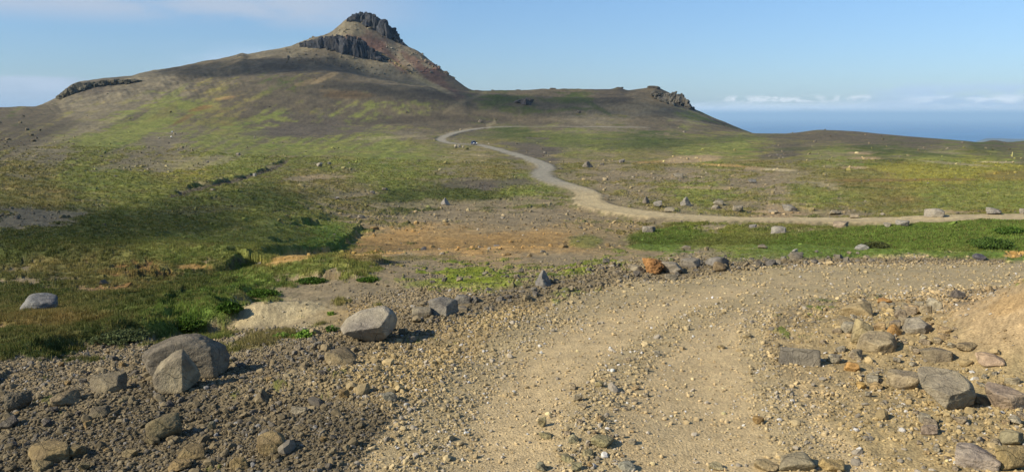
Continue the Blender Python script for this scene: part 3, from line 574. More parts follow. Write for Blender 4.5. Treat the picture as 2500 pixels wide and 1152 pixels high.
def rock_mat(name, sc_=1.0):
    g = NB(name); at = g.n('ShaderNodeVertexColor', layer_name='Col'); tcn = g.n('ShaderNodeTexCoord'); ob = tcn.outputs['Object']
    a = g.noise(14 * sc_, 8, .72, ob); b = g.noise(2.6 * sc_, 4, .6, ob); d = g.noise(60 * sc_, 3, .6, ob)
    f = g.math('MULTIPLY', g.math('MULTIPLY', g.rng(a, .28, .72, .62, 1.3), g.rng(b, .3, .7, .86, 1.12)), g.rng(d, .3, .75, .85, 1.12))
    c = g.mulcol(at.outputs[0], f)
    c = g.mix(g.rng(b, .5, .75, 0, .2), c, P['ochre'])
    c = g.mix(g.rng(a, .60, .72, 0, .45), c, P['rock'] * 1.7)
    wv = g.n('ShaderNodeVectorMath', operation='ADD'); g.l(ob, wv.inputs[0]); nzc = g.n('ShaderNodeTexNoise'); nzc.inputs['Scale'].default_value = 3 * sc_; g.l(ob, nzc.inputs['Vector'])
    wsc = g.n('ShaderNodeVectorMath', operation='SCALE'); g.l(nzc.outputs['Color'], wsc.inputs[0]); wsc.inputs['Scale'].default_value = .5 / sc_; g.l(wsc.outputs[0], wv.inputs[1])
    vc = g.n('ShaderNodeTexVoronoi', feature='DISTANCE_TO_EDGE'); vc.inputs['Scale'].default_value = 2.2 * sc_; g.l(wv.outputs[0], vc.inputs['Vector'])
    crk = g.rng(vc.outputs['Distance'], 0, .016, .62, 1.0)
    c = g.mulcol(c, crk); a = g.math('ADD', a, g.math('MULTIPLY', crk, .5))
    g.base(c); g.bump(g.math('ADD', a, g.math('MULTIPLY', d, .35)), .9, .04 / sc_); g.b.inputs['Roughness'].default_value = .88
    return g.m
M_near = ground_mat('stony soil', True); M_far = ground_mat('moorland', False)
M_road = ground_mat('gravel road surface', True)
M_rock = rock_mat('basalt boulder', 1.0); M_rockfar = rock_mat('weathered crag', .06)
g = NB('loose stones'); at = g.n('ShaderNodeVertexColor', layer_name='Col'); tcn = g.n('ShaderNodeTexCoord')
a = g.noise(60, 4, .65, tcn.outputs['Object']); g.base(g.mulcol(at.outputs[0], g.rng(a, .3, .7, .75, 1.22))); g.bump(a, .5, .006); M_stone = g.m
g = NB('grass blades'); at = g.n('ShaderNodeVertexColor', layer_name='Col'); g.base(at.outputs[0]); g.b.inputs['Roughness'].default_value = .75
M_blade = g.m
tr = g.n('ShaderNodeBsdfTranslucent'); g.l(at.outputs[0], tr.inputs[0]); mxs = g.n('ShaderNodeMixShader'); mxs.inputs[0].default_value = .3
g.l(g.b.outputs[0], mxs.inputs[1]); g.l(tr.outputs[0], mxs.inputs[2]); g.l(mxs.outputs[0], g.t.nodes['Material Output'].inputs[0])

# ------------------------------------------------------------------ the ground itself, cut into its named pieces
VID = np.arange(NC * NR).reshape(NC, NR)
Q = np.stack([VID[:-1, :-1], VID[1:, :-1], VID[1:, 1:], VID[:-1, 1:]], -1)
VX = np.stack([XG, YG, ZG], -1).reshape(-1, 3); VC = COL.reshape(-1, 3)
cen = lambda G: (G[:-1, :-1] + G[1:, 1:]) / 2
qr = cen(RG); qpx, qpy = cen(PXg), cen(PYg); qaz = (AZ[:-1] + AZ[1:])[:, None] / 2 + 0 * qr
rn = inroad[:-1, :-1] & inroad[1:, 1:]; rf_ = road_far[:-1, :-1] & road_far[1:, 1:]
lim12 = (KR[:-1, 12] * .55 + KR[:-1, 11] * .45)[:, None]
far = qr > lim12
mt = far & (qaz < ray(1150, 225)[0]) ; hl_ = far & ~mt
nearq = (qr < 32) & ~rn & ~rf_
def piece(name, mask, mat):
    f = Q[mask].reshape(-1, 4); used, inv = np.unique(f, return_inverse=True)
    return obj(name, new_mesh(name, VX[used], inv.reshape(-1, 4), mat, VC[used]), kind='structure')
piece('road', rn, M_road); piece('road', rf_, M_far)
piece('ground', nearq, M_near)
piece('valley_floor', ~far & ~nearq & ~rn & ~rf_, M_far)
piece('mountain', mt & ~rf_, M_far); piece('hill', hl_ & ~rf_, M_far)
# a plug under the camera so that the sheet is closed
k0 = VX.reshape(NC, NR, 3)[:, 0]
pv = np.vstack([k0, [[0, 0, -2.5]]]); pf = np.array([[i, NC, (i + 1) % NC] for i in range(NC)])
obj('road', new_mesh('road', pv, pf[:, ::-1], M_road, np.tile(P['road'], (len(pv), 1))), kind='structure')

# ------------------------------------------------------------------ sea and the low spit of land beyond it
g = NB('sea water'); tcn = g.n('ShaderNodeTexCoord')
a = g.noise(.02, 6, .6, tcn.outputs['Object']); g.bump(a, .25, 6); g.base(g.mix(g.rng(g.noise(.0009, 6, .65, tcn.outputs['Object']), .38, .62, 0, 1), (.006, .085, .22), (.024, .15, .33)))
g.b.inputs['Roughness'].default_value = .45; g.b.inputs['Specular IOR Level'].default_value = .25; M_sea = g.m
n = 128; an = np.linspace(0, 2 * math.pi, n, endpoint=False)
rad = [0, 3000, 12000, 45000, 130000]
sv_, sf_ = [[0, 0, -300]], []
for ri in rad[1:]: sv_ += [[math.sin(t) * ri, math.cos(t) * ri, -300] for t in an]
sf_ = [[0, 1 + (i + 1) % n, 1 + i, 1 + i] for i in range(n)]
tri0 = np.array([[0, 1 + (i + 1) % n, 1 + i] for i in range(n)])
quads = [[1 + k_ * n + i, 1 + k_ * n + (i + 1) % n, 1 + (k_ + 1) * n + (i + 1) % n, 1 + (k_ + 1) * n + i] for k_ in range(3) for i in range(n)]
tri = np.vstack([tri0] + [[[q_[0], q_[1], q_[2]], [q_[0], q_[2], q_[3]]] for q_ in quads])
obj('sea', new_mesh('sea', np.array(sv_, float), tri, M_sea), kind='structure')
# spit
aa = np.linspace(ray(2380, 335)[0], ray(3000, 335)[0], 160); rr_ = np.linspace(8600, 11800, 40)
A2, R2 = np.meshgrid(aa, rr_, indexing='ij')
e = sm(0, .012, A2 - aa[0]) * sm(8600, 9100, R2 - 300 * perlin(A2 * 60, A2 * 0, 8)) * (1 - sm(11200, 11800, R2))
zz = -303 + e * (13 + 26 * sm(9300, 11000, R2) + 7 * fbm(A2 * 70, R2 / 900, 3, 6))
gx = np.stack([np.sin(A2) * R2, np.cos(A2) * R2, zz], -1).reshape(-1, 3)
ID = np.arange(A2.size).reshape(A2.shape)
qf = np.stack([ID[:-1, :-1], ID[1:, :-1], ID[1:, 1:], ID[:-1, 1:]], -1).reshape(-1, 4)
nn = fbm(A2 * 150, R2 / 400, 4, 66).reshape(-1, 1)
obj('headland', new_mesh('headland', gx, qf, M_far, np.clip(P['mbrown'] * (1 + nn) * np.array([.85, 1.0, 1.1]) + P['tan'] * .4 * np.clip(nn, 0, 1), .02, .6)), kind='structure')
def plain(name, c, rough=.6):
    q = NB(name); q.b.inputs['Roughness'].default_value = rough
    a_ = q.noise(3, 3, .5, q.n('ShaderNodeTexCoord').outputs['Object'])
    base_ = q.n('ShaderNodeRGB'); base_.outputs[0].default_value = (*c, 1)
    q.base(q.mulcol(base_.outputs[0], q.rng(a_, .3, .7, .92, 1.06))); return q.m
M_wall = plain('white render', (.8, .8, .78)); M_roof = plain('pale roof sheet', (.45, .47, .5))
def box_v(x0, x1, y0, y1, z0, z1):
    v = [(x, y, z) for x in (x0, x1) for y in (y0, y1) for z in (z0, z1)]
    f = [(0, 1, 3, 2), (4, 6, 7, 5), (0, 4, 5, 1), (2, 3, 7, 6), (0, 2, 6, 4), (1, 5, 7, 3)]
    return v, f
for px, py, wd, ht, lab in [(2436, 343, 46, 17, 'large white shore building, leftmost on the far spit'), (2452, 344, 30, 11, 'low white shed right of the large building on the far spit'), (2474, 342.5, 34, 12, 'white building standing alone in the middle of the far spit'), (2490, 343, 26, 10, 'white building nearest the right edge on the far spit')]:
    a_, t_ = ray(px, py); r_ = 9700.0
    e_ = obj('building', None, label=lab, category='building', group='white buildings on the far shore')
    e_.location = (math.sin(a_) * r_, math.cos(a_) * r_, -284); e_.rotation_euler[2] = -a_
    v, f = box_v(-wd / 2, wd / 2, -9, 9, -3, ht); obj('wall', new_mesh('wall', v, f, M_wall), e_)
    v = [(-wd / 2 - 1, -10, ht), (wd / 2 + 1, -10, ht), (wd / 2 + 1, 10, ht), (-wd / 2 - 1, 10, ht), (-wd / 2 - 1, 0, ht + 4), (wd / 2 + 1, 0, ht + 4)]
    f = [(0, 1, 5), (0, 5, 4), (2, 3, 4), (2, 4, 5), (0, 4, 3), (1, 2, 5), (0, 3, 2), (0, 2, 1)]
    obj('roof', new_mesh('roof', v, f, M_roof), e_)

# ------------------------------------------------------------------ rock shapes
_ico = {}
def ico(sub):
    if sub in _ico: return _ico[sub]
    if sub == 0:
        p = (1 + 5 ** .5) / 2
        v = np.array([(-1, p, 0), (1, p, 0), (-1, -p, 0), (1, -p, 0), (0, -1, p), (0, 1, p), (0, -1, -p), (0, 1, -p), (p, 0, -1), (p, 0, 1), (-p, 0, -1), (-p, 0, 1)], float)
        f = np.array([(0, 11, 5), (0, 5, 1), (0, 1, 7), (0, 7, 10), (0, 10, 11), (1, 5, 9), (5, 11, 4), (11, 10, 2), (10, 7, 6), (7, 1, 8), (3, 9, 4), (3, 4, 2), (3, 2, 6), (3, 6, 8), (3, 8, 9), (4, 9, 5), (2, 4, 11), (6, 2, 10), (8, 6, 7), (9, 8, 1)])
    else:
        v0, f0 = ico(sub - 1)
        e = np.sort(np.vstack([f0[:, [0, 1]], f0[:, [1, 2]], f0[:, [2, 0]]]), 1); u, inv = np.unique(e, axis=0, return_inverse=True); inv = inv.reshape(-1)
        mid = (v0[u[:, 0]] + v0[u[:, 1]]) / 2; n0 = len(v0); m_ = len(f0)
        a, b, c = inv[:m_] + n0, inv[m_:2 * m_] + n0, inv[2 * m_:] + n0
        v = np.vstack([v0, mid]); f = np.vstack([np.c_[f0[:, 0], a, c], np.c_[f0[:, 1], b, a], np.c_[f0[:, 2], c, b], np.c_[a, b, c]])
    v = v / np.linalg.norm(v, axis=1, keepdims=True); _ico[sub] = (v, f); return v, f
def rock(seed, sub=3, npl=11, p=16, amp=.05, planes=None, rough=.02, lo=.62):
    """a block bounded by flat break faces with worn edges; unit-sized"""
    rg = np.random.default_rng(seed); d, f = ico(sub)
    if planes is None:
        n_ = rg.normal(size=(npl, 3)); n_ /= np.linalg.norm(n_, axis=1, keepdims=True); h = rg.uniform(lo, 1.0, npl)
        n_ = np.vstack([n_, [[1, 0, 0], [-1, 0, 0], [0, 1, 0], [0, -1, 0], [0, 0, 1], [0, 0, -1]]]); h = np.r_[h, np.ones(6)]
    else:
        n_ = np.array([q[:3] for q in planes], float); n_ /= np.linalg.norm(n_, axis=1, keepdims=True); h = np.array([q[3] for q in planes])
    s_ = np.maximum(d @ n_.T, 0) / h[None]
    r_ = (s_ ** p).sum(1) ** (-1 / p); r_ = np.minimum(r_, 1.6)
    v = d * r_[:, None]
    o_ = rg.uniform(0, 50, 3)
    v = v * (1 + amp * perlin3(v * 1.7 + o_, 5)[:, None] + (rough * perlin3(v * 5 + o_, 6) + rough * .7 * (1 - 2 * np.abs(perlin3(v * 3 + o_, 9))) + rough * .6 * perlin3(v * 12 + o_, 7) if sub >= 3 else 0 * r_)[:, None])
    ext = (v.max(0) - v.min(0)); v = (v - (v.max(0) + v.min(0)) / 2) / ext[None]       # to a unit box
    return v, f
def rot_z(v, a): c, s_ = math.cos(a), math.sin(a); return np.c_[v[:, 0] * c - v[:, 1] * s_, v[:, 0] * s_ + v[:, 1] * c, v[:, 2]]
def depth_at(x, y, z): return y * cp - z * sp
occupied = []
def place_rock(name, px, py, w, h, col, seed, label, cat, group=None, sub=4, dr=.85, planes=None, bury=.14, tilt=0, p=16, amp=.05, npl=11, mat=None, rough=.02, rmin=3.0, lo=.62, lift=0, yaw=0):
    """stands where pixel (px,py) [its lowest visible edge] meets the ground, w x h pixels large"""
    x, y, z = hit(px, py, rmin); dep = depth_at(x, y, z); a = math.atan2(x, y); r_ = math.hypot(x, y)
    wm = w * dep / F; dm = wm * dr
    elev = math.atan2(-z, r_)
    hm = max((h * dep / F - dm * .55 * math.sin(elev)) / math.cos(elev), .42 * wm)
    hm *= 1 + bury
    v, f = rock(seed, sub, npl, p, amp, planes, rough, lo)
    if yaw: v = rot_z(v, yaw); v = v / (v.max(0) - v.min(0))
    v = v * np.array([wm, dm, hm])
    if tilt: ct, st = math.cos(R(tilt)), math.sin(R(tilt)); v = np.c_[v[:, 0] * ct - v[:, 2] * st, v[:, 1], v[:, 0] * st + v[:, 2] * ct]
    v[:, 2] += -v[:, 2].min()
    v = rot_z(v, -a)
    cx, cy = x + math.sin(a) * dm * .42, y + math.cos(a) * dm * .42
    cz = float(ground_z(np.array([x]), np.array([y]))[0]) * .6 + float(ground_z(np.array([cx]), np.array([cy]))[0]) * .4
    base = (P[col] if isinstance(col, str) else lin(col) / KA) * np.array([1.03, .97, .97])
    vv = v / max(wm, .01)
    cc = base * (1 + .32 * perlin3(vv * 2.5 + seed, 12)[:, None] * np.array([1, 1, .8]) + .2 * perlin3(vv * 9 + seed, 13)[:, None])
    # soil dust gathers at the foot
    foot = (1 - sm(.0, .28, v[:, 2] / hm))[:, None] * .55
    cc = cc * (1 - foot) + P['rtan'] * .75 * foot
    o = obj(name, new_mesh(name, v, f, mat or M_rock, np.clip(cc, .02, .7), smooth=False if sub < 3 else True), label=label, category=cat, group=group)
    o.location = (cx, cy, cz - hm * bury + lift)
    occupied.append((cx, cy, max(wm, dm) * .5)); return o
# ------------------------------------------------------------------ crags: jointed rock faces built of many split blocks
def crag(blocks, name, label, cat, col=(92, 92, 90), yaw=R(38), seed=1, tall=1.0, group=None, boxy=True, mat=None, lo=.5, pw=26, rgh=.10):
    """blocks: (px, py of foot, w, h, distance)"""
    vs, fs, cs, n0 = [], [], [], 0
    rg = np.random.default_rng(seed)
    blocks = [(b_[0], b_[1], b_[2], b_[3], math.hypot(*hit(b_[0], b_[1], 450)[:2]) + b_[4] if abs(b_[4]) < 60 else b_[4]) for b_ in blocks]
    # keep neighbours of one face within reach of each other
    rs_ = np.array([b_[4] for b_ in blocks]); px_ = np.array([b_[0] for b_ in blocks])
    rs_ = np.array([np.clip(rs_[i_], np.median(rs_[np.argsort(np.abs(px_ - px_[i_]))[:9]]) - 7, np.median(rs_[np.argsort(np.abs(px_ - px_[i_]))[:9]]) + 7) for i_ in range(len(rs_))])
    blocks = [(*b_[:4], float(q_)) for b_, q_ in zip(blocks, rs_)]
    a0, t0 = ray(blocks[0][0], blocks[0][1]); r0 = blocks[0][4]
    org = np.array([math.sin(a0) * r0, math.cos(a0) * r0, float(t0) * r0])
    for k_, (px, py, w, h, r_) in enumerate(blocks):
        a_, t_ = ray(px, py); a_ = float(a_); x, y, z = math.sin(a_) * r_, math.cos(a_) * r_, float(t_) * r_
        wm, hm = w * r_ / F, h * r_ / F
        if boxy:
            pl = [(1, 0, .06, .9), (-1, 0, .06, .9), (0, 1, .05, .9), (0, -1, .05, .9), (.1, 0, 1, .9), (0, 0, -1, 1)] + [tuple(rg.normal(size=3) * (1, 1, .5)) + (rg.uniform(.92, 1.15),) for _ in range(5)]
            v, f = rock(seed * 100 + k_, 3, planes=pl, p=18, amp=.16, rough=.09)
        else: v, f = rock(seed * 100 + k_, 3, npl=9, p=pw, amp=.14, rough=rgh, lo=lo)
        v = v * np.array([wm, wm * rg.uniform(.9, 1.6), hm * 1.35])
        v = rot_z(v, yaw + rg.normal() * .3 if boxy else rg.uniform(0, 6))
        v[:, 0] += rg.normal() * .10 * v[:, 2]
        v += np.array([x, y, z + hm * .5 - hm * .17]) - org
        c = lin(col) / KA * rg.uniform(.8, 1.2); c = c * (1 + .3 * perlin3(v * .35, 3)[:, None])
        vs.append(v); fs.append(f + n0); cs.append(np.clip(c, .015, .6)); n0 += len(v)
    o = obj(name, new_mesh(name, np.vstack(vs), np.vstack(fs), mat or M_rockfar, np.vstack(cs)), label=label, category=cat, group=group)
    o.location = org; return o
def along(pts, s):
    x = np.linspace(0, 1, len(pts)); return np.interp(s, x, [p[0] for p in pts]), np.interp(s, x, [p[1] for p in pts])
rg = np.random.default_rng(5); B = []
top = [(857, 44), (866, 33), (880, 30), (897, 31), (912, 38), (926, 46), (940, 52), (952, 64), (963, 74), (969, 88)]
bot = [(860, 50), (870, 50), (884, 52), (896, 60), (908, 70), (922, 80), (938, 88), (952, 94), (962, 98), (969, 101)]
for k_ in range(70):
    s_ = rg.uniform(0, 1) if k_ > 22 else k_ / 22; tx, ty = along(top, s_); bx, by = along(bot, s_)
    lv = rg.uniform(0, 1) if k_ > 22 else .0
    y_top = ty + lv * (by - ty) * .7 + rg.uniform(0, 1.2); h_ = min(by + 2 - y_top, rg.uniform(8, 17)) if k_ > 22 else by + 3 - y_top
    B.append((tx * (1 - lv) + bx * lv + rg.normal() * 2, max(y_top + h_, y_top + 5), rg.uniform(11, 20), max(h_, 5), (0 if k_ > 22 else 5)))
for a in [(974, 106, 14, 8, -2), (982, 110, 10, 7, -2), (989, 119, 8, 5, 0), (968, 102, 12, 8, 0), (962, 98, 14, 14, 0), (905, 82, 10, 6, 0), (925, 96, 12, 6, 0), (890, 68, 10, 5, 0)]: B.append(a)
crag(B, 'summit_crag', 'shade-darkened basalt crag crowning the summit of the mountain', 'rock crag', seed=2, col=(66, 68, 72), boxy=False, lo=.72, pw=16, rgh=.07)  # low albedo puts the face's shade into the rock colour
B = []
top = [(742, 106), (762, 99), (783, 93), (800, 92), (818, 90), (838, 92), (858, 92), (876, 95), (886, 106), (900, 118), (922, 134), (936, 144)]
bot = [(742, 114), (762, 115), (784, 117), (802, 120), (818, 124), (836, 129), (856, 133), (874, 137), (888, 140), (904, 143), (922, 146), (938, 148)]
for k_ in range(58):
    s_ = (k_ + rg.uniform(-.4, .4)) / 57; tx, ty = along(top, s_); bx, by = along(bot, s_); ty += rg.normal() * 1.5
    B.append((bx + rg.normal() * 2, by + rg.normal(), rg.uniform(10, 20), max(by - ty, 4) * rg.uniform(.8, 1.0), rg.uniform(-2, 5)))
    if k_ % 2: B.append((bx + rg.normal() * 3, by - (by - ty) * .45, rg.uniform(8, 14), max((by - ty) * .6, 4), 8))
crag(B, 'ledge_cliff', 'long shade-darkened lava ledge cliff below and left of the summit crag', 'rock crag', col=(60, 62, 66), seed=3, boxy=False, lo=.72, pw=16, rgh=.07)  # the ledge's shadow is painted in through the dark rock colour
B = []
for a in [(1596, 231, 16, 8), (1602, 234, 22, 10), (1608, 238, 18, 9), (1612, 240, 24, 12), (1618, 250, 22, 14), (1606, 244, 16, 8), (1628, 244, 20, 16), (1634, 256, 24, 20), (1645, 246, 16, 18), (1650, 258, 22, 20), (1640, 236, 12, 9), (1628, 262, 14, 12), (1622, 247, 26, 12), (1655, 256, 26, 20), (1680, 266, 20, 12),
          (1660, 250, 16, 20), (1664, 243, 9, 14), (1668, 258, 18, 22), (1674, 262, 14, 18), (1680, 264, 12, 12), (1686, 266, 10, 8), (1658, 262, 14, 10), (1692, 267, 9, 6), (1645, 232, 7, 7), (1650, 231, 6, 8), (1664, 236, 7, 8), (1624, 252, 14, 14), (1612, 232, 10, 5)]:
    B.append(a[:4] + (rg.uniform(-4, 3),))
crag(B, 'ridge_crag', 'jagged grey crag on the right end of the low ridge above the sea', 'rock crag', col=(98, 94, 84), seed=4, boxy=False)
B = [(a, b, c, d, rg.uniform(-3, 3)) for a, b, c, d in [(1264, 252, 18, 7), (1273, 252, 16, 9), (1282, 254, 14, 12), (1290, 256, 14, 16), (1297, 252, 10, 10), (1278, 247, 8, 6), (1288, 248, 8, 10)]]
crag(B, 'outcrop', 'small dark rock outcrop in the middle of the low ridge slope', 'rock crag', col=(88, 84, 84), seed=6, boxy=False)
B = []
top = [(140, 238), (152, 224), (165, 212), (180, 205), (200, 200), (225, 198), (250, 196), (280, 194), (312, 194), (335, 192)]
bot = [(146, 243), (158, 238), (175, 230), (190, 224), (210, 217), (230, 213), (255, 208), (280, 206), (310, 203), (335, 200)]
for k_ in range(52):
    s_ = (k_ + rg.uniform(-.4, .4)) / 51; tx, ty = along(top, s_); bx, by = along(bot, s_)
    B.append((bx + rg.normal() * 2, by - rg.uniform(-1, 2), rg.uniform(8, 18), max(by - ty, 4) * rg.uniform(.45, .95), rg.uniform(-3, 2)))
crag(B, 'hilltop_cliff', 'grey cliff band along the top of the hill at far left', 'rock crag', col=(96, 92, 76), seed=7, boxy=False)
B = [(a, b, c, d, 900.) for a, b, c, d in [(588, 140, 14, 6), (598, 140, 10, 5), (606, 141, 8, 4)]]
crag(B, 'outcrop', 'small rock knob on the skyline of the long left ridge', 'rock crag', col=(90, 86, 78), seed=8, boxy=False)
for i, (px, py, w, h, lb) in enumerate([(1510, 221, 22, 8, 'pointed rock on the crest of the low ridge, left of the jagged crag'), (1204, 224, 9, 5, 'little rock on the skyline just right of the mountain foot'), (1266, 223, 12, 4, 'flat rock on the ridge skyline above the small dark outcrop'), (1352, 219, 16, 4, 'low rock in the middle of the ridge skyline'), (1598, 218, 26, 8, 'rounded knob at the top of the ridge just above the jagged crag')]):
    crag([(px, py, w, h, 772.)], 'outcrop', lb, 'rock crag', col=(100, 94, 84), seed=20 + i, boxy=False)

# ------------------------------------------------------------------ the boulders that the picture shows one by one
TEAR = [(-1, -.35, .38, .62), (-.6, -1, .2, .72), (1, -.75, .42, .50), (1, -.1, .3, .66), (.2, -1, .1, .85), (0, 1, .3, .8), (0, 0, -1, .75), (-.2, -.9, -.5, .85), (.9, .5, .3, .7), (-.8, .6, .4, .75), (-1, 0, -.3, .75)]
SLAB = [(-.15, -.95, .30, .62), (0, 1, .2, .7), (-1, -.1, .1, .98), (-.8, -.1, .75, .93), (.25, -.1, 1, .72), (.75, -.1, .75, .86), (1, -.2, .05, .93), (1, -.35, -.35, .95), (0, 0, -1, .75), (-.35, -.2, 1, .84), (.9, -.5, .3, .92), (-.9, -.45, -.2, .92)]
TILT = [(-.38, -.55, 1, .55), (.05, -1, -.35, .70), (1, -.55, .15, .86), (.9, -.6, -.35, .86), (-1, -.2, .25, .98), (0, 1, .2, .85), (0, 0, -1, .7), (.55, 0, 1, .80), (-.6, -.8, -.15, .88), (.6, .6, .6, .9)]
BIGR = [(0, -.45, 1, .62), (-.55, -1, -.25, .74), (.62, -.95, -.2, .74), (-1, -.1, .2, .93), (1, -.1, .15, .93), (0, 1, .2, .8), (0, 0, -1, .72), (.85, -.3, .75, .9), (-.8, -.2, .75, .92)]
PLATE = [(0, -1, .18, .42), (0, 1, .2, .42), (-1, 0, .1, 1), (1, 0, .1, 1), (0, .2, 1, .35), (0, 0, -1, .4)]
def sil(poly, fronts, ny=-.12):
    a = np.array(poly, float); c = (a.max(0) + a.min(0)) / 2; hf = (a.max(0) - a.min(0)) / 2
    q = (a - c) / hf; q[:, 1] *= -1; ar = 0.5 * np.sum(q[:, 0] * np.roll(q[:, 1], -1) - np.roll(q[:, 0], -1) * q[:, 1])
    if ar < 0: q = q[::-1]
    out = []
    for (x0, y0), (x1, y1) in zip(q, np.roll(q, -1, 0)):
        nx, nz = y1 - y0, -(x1 - x0); l_ = math.hypot(nx, nz); nx, nz = nx / l_, nz / l_; h_ = nx * x0 + nz * y0
        out.append((nx, ny, nz, max(h_, .2) / math.hypot(1, ny)))
        out.append((nx, .5, nz, max(h_, .2) * .97 / math.hypot(1, .5) + .3))
    return out + [(0, 1, .1, .85)] + list(fronts)
SLAB = sil([(358, 850), (372, 838), (395, 830), (420, 816), (450, 811), (485, 813), (512, 832), (545, 858), (558, 890), (552, 922), (535, 932), (372, 925), (360, 890)], [(-.2, -1, .12, .50), (1, -.55, .12, .80), (.25, -.75, .7, .80)])
TEAR1 = sil([(378, 945), (377, 920), (392, 890), (425, 862), (450, 852), (456, 864), (478, 900), (489, 930), (478, 942), (450, 960), (395, 962)], [(-.45, -1, .2, .57), (1, -.75, .08, .60)])
TILT1 = sil([(832, 808), (850, 780), (880, 762), (940, 750), (962, 765), (970, 790), (962, 812), (930, 834), (900, 838), (865, 824)], [(-.35, -.7, .8, .50), (-.1, -1, -.35, .58), (1, -.7, 0, .74)])
HUGE1 = sil([(2240, 905), (2260, 900), (2320, 900), (2355, 925), (2368, 955), (2366, 985), (2345, 990), (2318, 1000), (2285, 975), (2252, 950), (2241, 925)], [(0, -.55, 1, .50), (-.45, -1, -.1, .66), (.75, -.85, -.25, .66)])
LUMP1 = sil([(1045, 745), (1050, 728), (1075, 721), (1100, 726), (1116, 735), (1120, 762), (1090, 768), (1062, 772), (1048, 765)], [(-.5, -.9, .25, .62), (1, -.6, .1, .55), (.3, -.6, .9, .7)])
HERO = []                                                 # (px, py, words by which one finds it)
def hero(px, py, w, h, col, seed, label, short=None, name='boulder', **kw):
    o = place_rock(name, px, py, w, h, col, seed, label, name if name != 'loose_stone' else 'stone', **kw)
    if short: HERO.append((px, py - h / 2, short))
    return o
G1, G2, G3, TN, OR, PK = (128, 122, 104), (112, 110, 102), (148, 140, 116), (158, 142, 104), (190, 142, 78), (158, 132, 110)
hero(461, 928, 204, 116, G1, 1, 'largest grey boulder at lower left, upright behind the pointed one', 'the largest grey boulder', sub=5, planes=SLAB, p=34, dr=.55, amp=.035, rough=.03, bury=.06)
hero(434, 962, 112, 110, (150, 142, 116), 2, 'pointed teardrop boulder leaning in front of the largest grey boulder', 'the pointed teardrop boulder', sub=5, planes=TEAR1, p=26, dr=.75, amp=.04, rough=.03, bury=.06)
hero(902, 838, 142, 92, (156, 150, 130), 3, 'smooth pale boulder tilted up at the road edge, casting a long shadow', 'the smooth pale tilted boulder', sub=5, planes=TILT1, p=34, dr=.85, amp=.02, rough=.012, bury=.05)
hero(1030, 777, 48, 28, (140, 134, 112), 5, 'low flat-topped rock leaning against the left side of the lumpy grey boulder', None, amp=.03)
hero(1128, 742, 46, 22, (130, 128, 116), 6, 'dark jagged rock just behind the lumpy grey boulder', None)
hero(1083, 772, 76, 50, (146, 143, 126), 7, 'lumpy grey boulder with a dark right side at the road edge', 'the lumpy grey boulder', sub=5, p=20, planes=LUMP1, amp=.08, rough=.03)
hero(1124, 764, 36, 19, G3, 8, 'small pale block right of the lumpy grey boulder', None)
hero(1329, 702, 46, 44, (136, 134, 124), 9, 'upright split grey rock standing on the rubble bank with a dark right face', 'the upright split grey rock', sub=5, planes=TEAR, p=20, amp=.07, rough=.04)
hero(1556, 669, 38, 22, G3, 10, 'rounded grey rock touching the left side of the orange rock', None)
hero(1641, 670, 56, 32, (142, 136, 120), 12, 'smooth grey rock touching the right side of the orange rock', None)
hero(1595, 670, 56, 44, (164, 124, 76), 11, 'orange-brown lump of rock on the roadside bank', 'the orange-brown rock', sub=5, p=8, amp=.13, rough=.08, lo=.75)
hero(1638, 684, 32, 13, G3, 13, 'small flat stone at the road edge in front of the orange-brown rock', None, name='loose_stone')
hero(1757, 664, 34, 26, (130, 116, 88), 14, 'rounded brown rock on the bank, beyond the orange-brown rock', 'the rounded brown rock', sub=4, p=8)
hero(1750, 652, 58, 18, (128, 126, 116), 15, 'long grey slab lying behind the rounded brown rock', None)
hero(1686, 654, 50, 14, (140, 134, 118), 16, 'low grey slab between the orange-brown rock and the rounded brown rock', None)
hero(1880, 650, 26, 18, G2, 17, 'dark angular rock on the bank where the road bends right', 'the dark angular bank rock')
hero(1850, 652, 22, 16, G1, 18, 'blunt grey rock just left of the dark angular rock at the bend')
hero(1944, 636, 32, 22, (138, 132, 112), 19, 'domed grey rock right at the bend of the road', 'the domed grey rock')
hero(1940, 617, 14, 10, (180, 178, 164), 20, 'tiny bright rock perched behind the domed grey rock')
hero(2104, 611, 34, 9, (150, 150, 140), 21, 'low pale rock on the edge of the far green slope', 'the low pale terrace rock')
hero(1862, 607, 24, 8, G1, 22, 'flat grey rock on the terrace edge below the green slope')
hero(1676, 609, 22, 10, G1, 23, 'angular grey rock on the terrace edge left of the green slope')
hero(2390, 635, 32, 13, (96, 96, 98), 24, 'dark grey rock beside the road at the far right bend', 'the dark grey rock at far right')
hero(96, 758, 86, 22, (132, 134, 128), 25, 'broad light grey boulder lying alone in the grass at left', 'the light grey meadow boulder', sub=5, p=9, lo=.75, amp=.05)
hero(832, 893, 78, 44, (142, 130, 98), 26, 'tan boulder in front of the smooth pale tilted boulder', 'the tan boulder by the road', sub=5, p=12)
hero(791, 880, 28, 14, G2, 27, 'small dark stone at the left end of the tan boulder', None, name='loose_stone')
hero(402, 1074, 84, 66, (132, 122, 90), 28, 'rough brown boulder below the pointed teardrop boulder', 'the rough brown boulder', sub=5, p=10, lo=.7)
hero(372, 1090, 36, 26, (128, 118, 88), 29, 'small brown rock under the left side of the rough brown boulder')
hero(666, 1113, 72, 60, (146, 130, 92), 30, 'rounded tan boulder at lower centre left, earth stuck to it', 'the rounded tan boulder', sub=5, p=9, lo=.72)
hero(643, 984, 44, 34, (134, 124, 96), 31, 'small peaked rock in the rubble right of the largest boulder', 'the small peaked rock', planes=TEAR, p=22)
hero(268, 958, 86, 46, (130, 122, 98), 32, 'wedge-shaped rock with a dark right half, left of the teardrop boulder', 'the wedge-shaped rock', sub=5, p=20, npl=8)
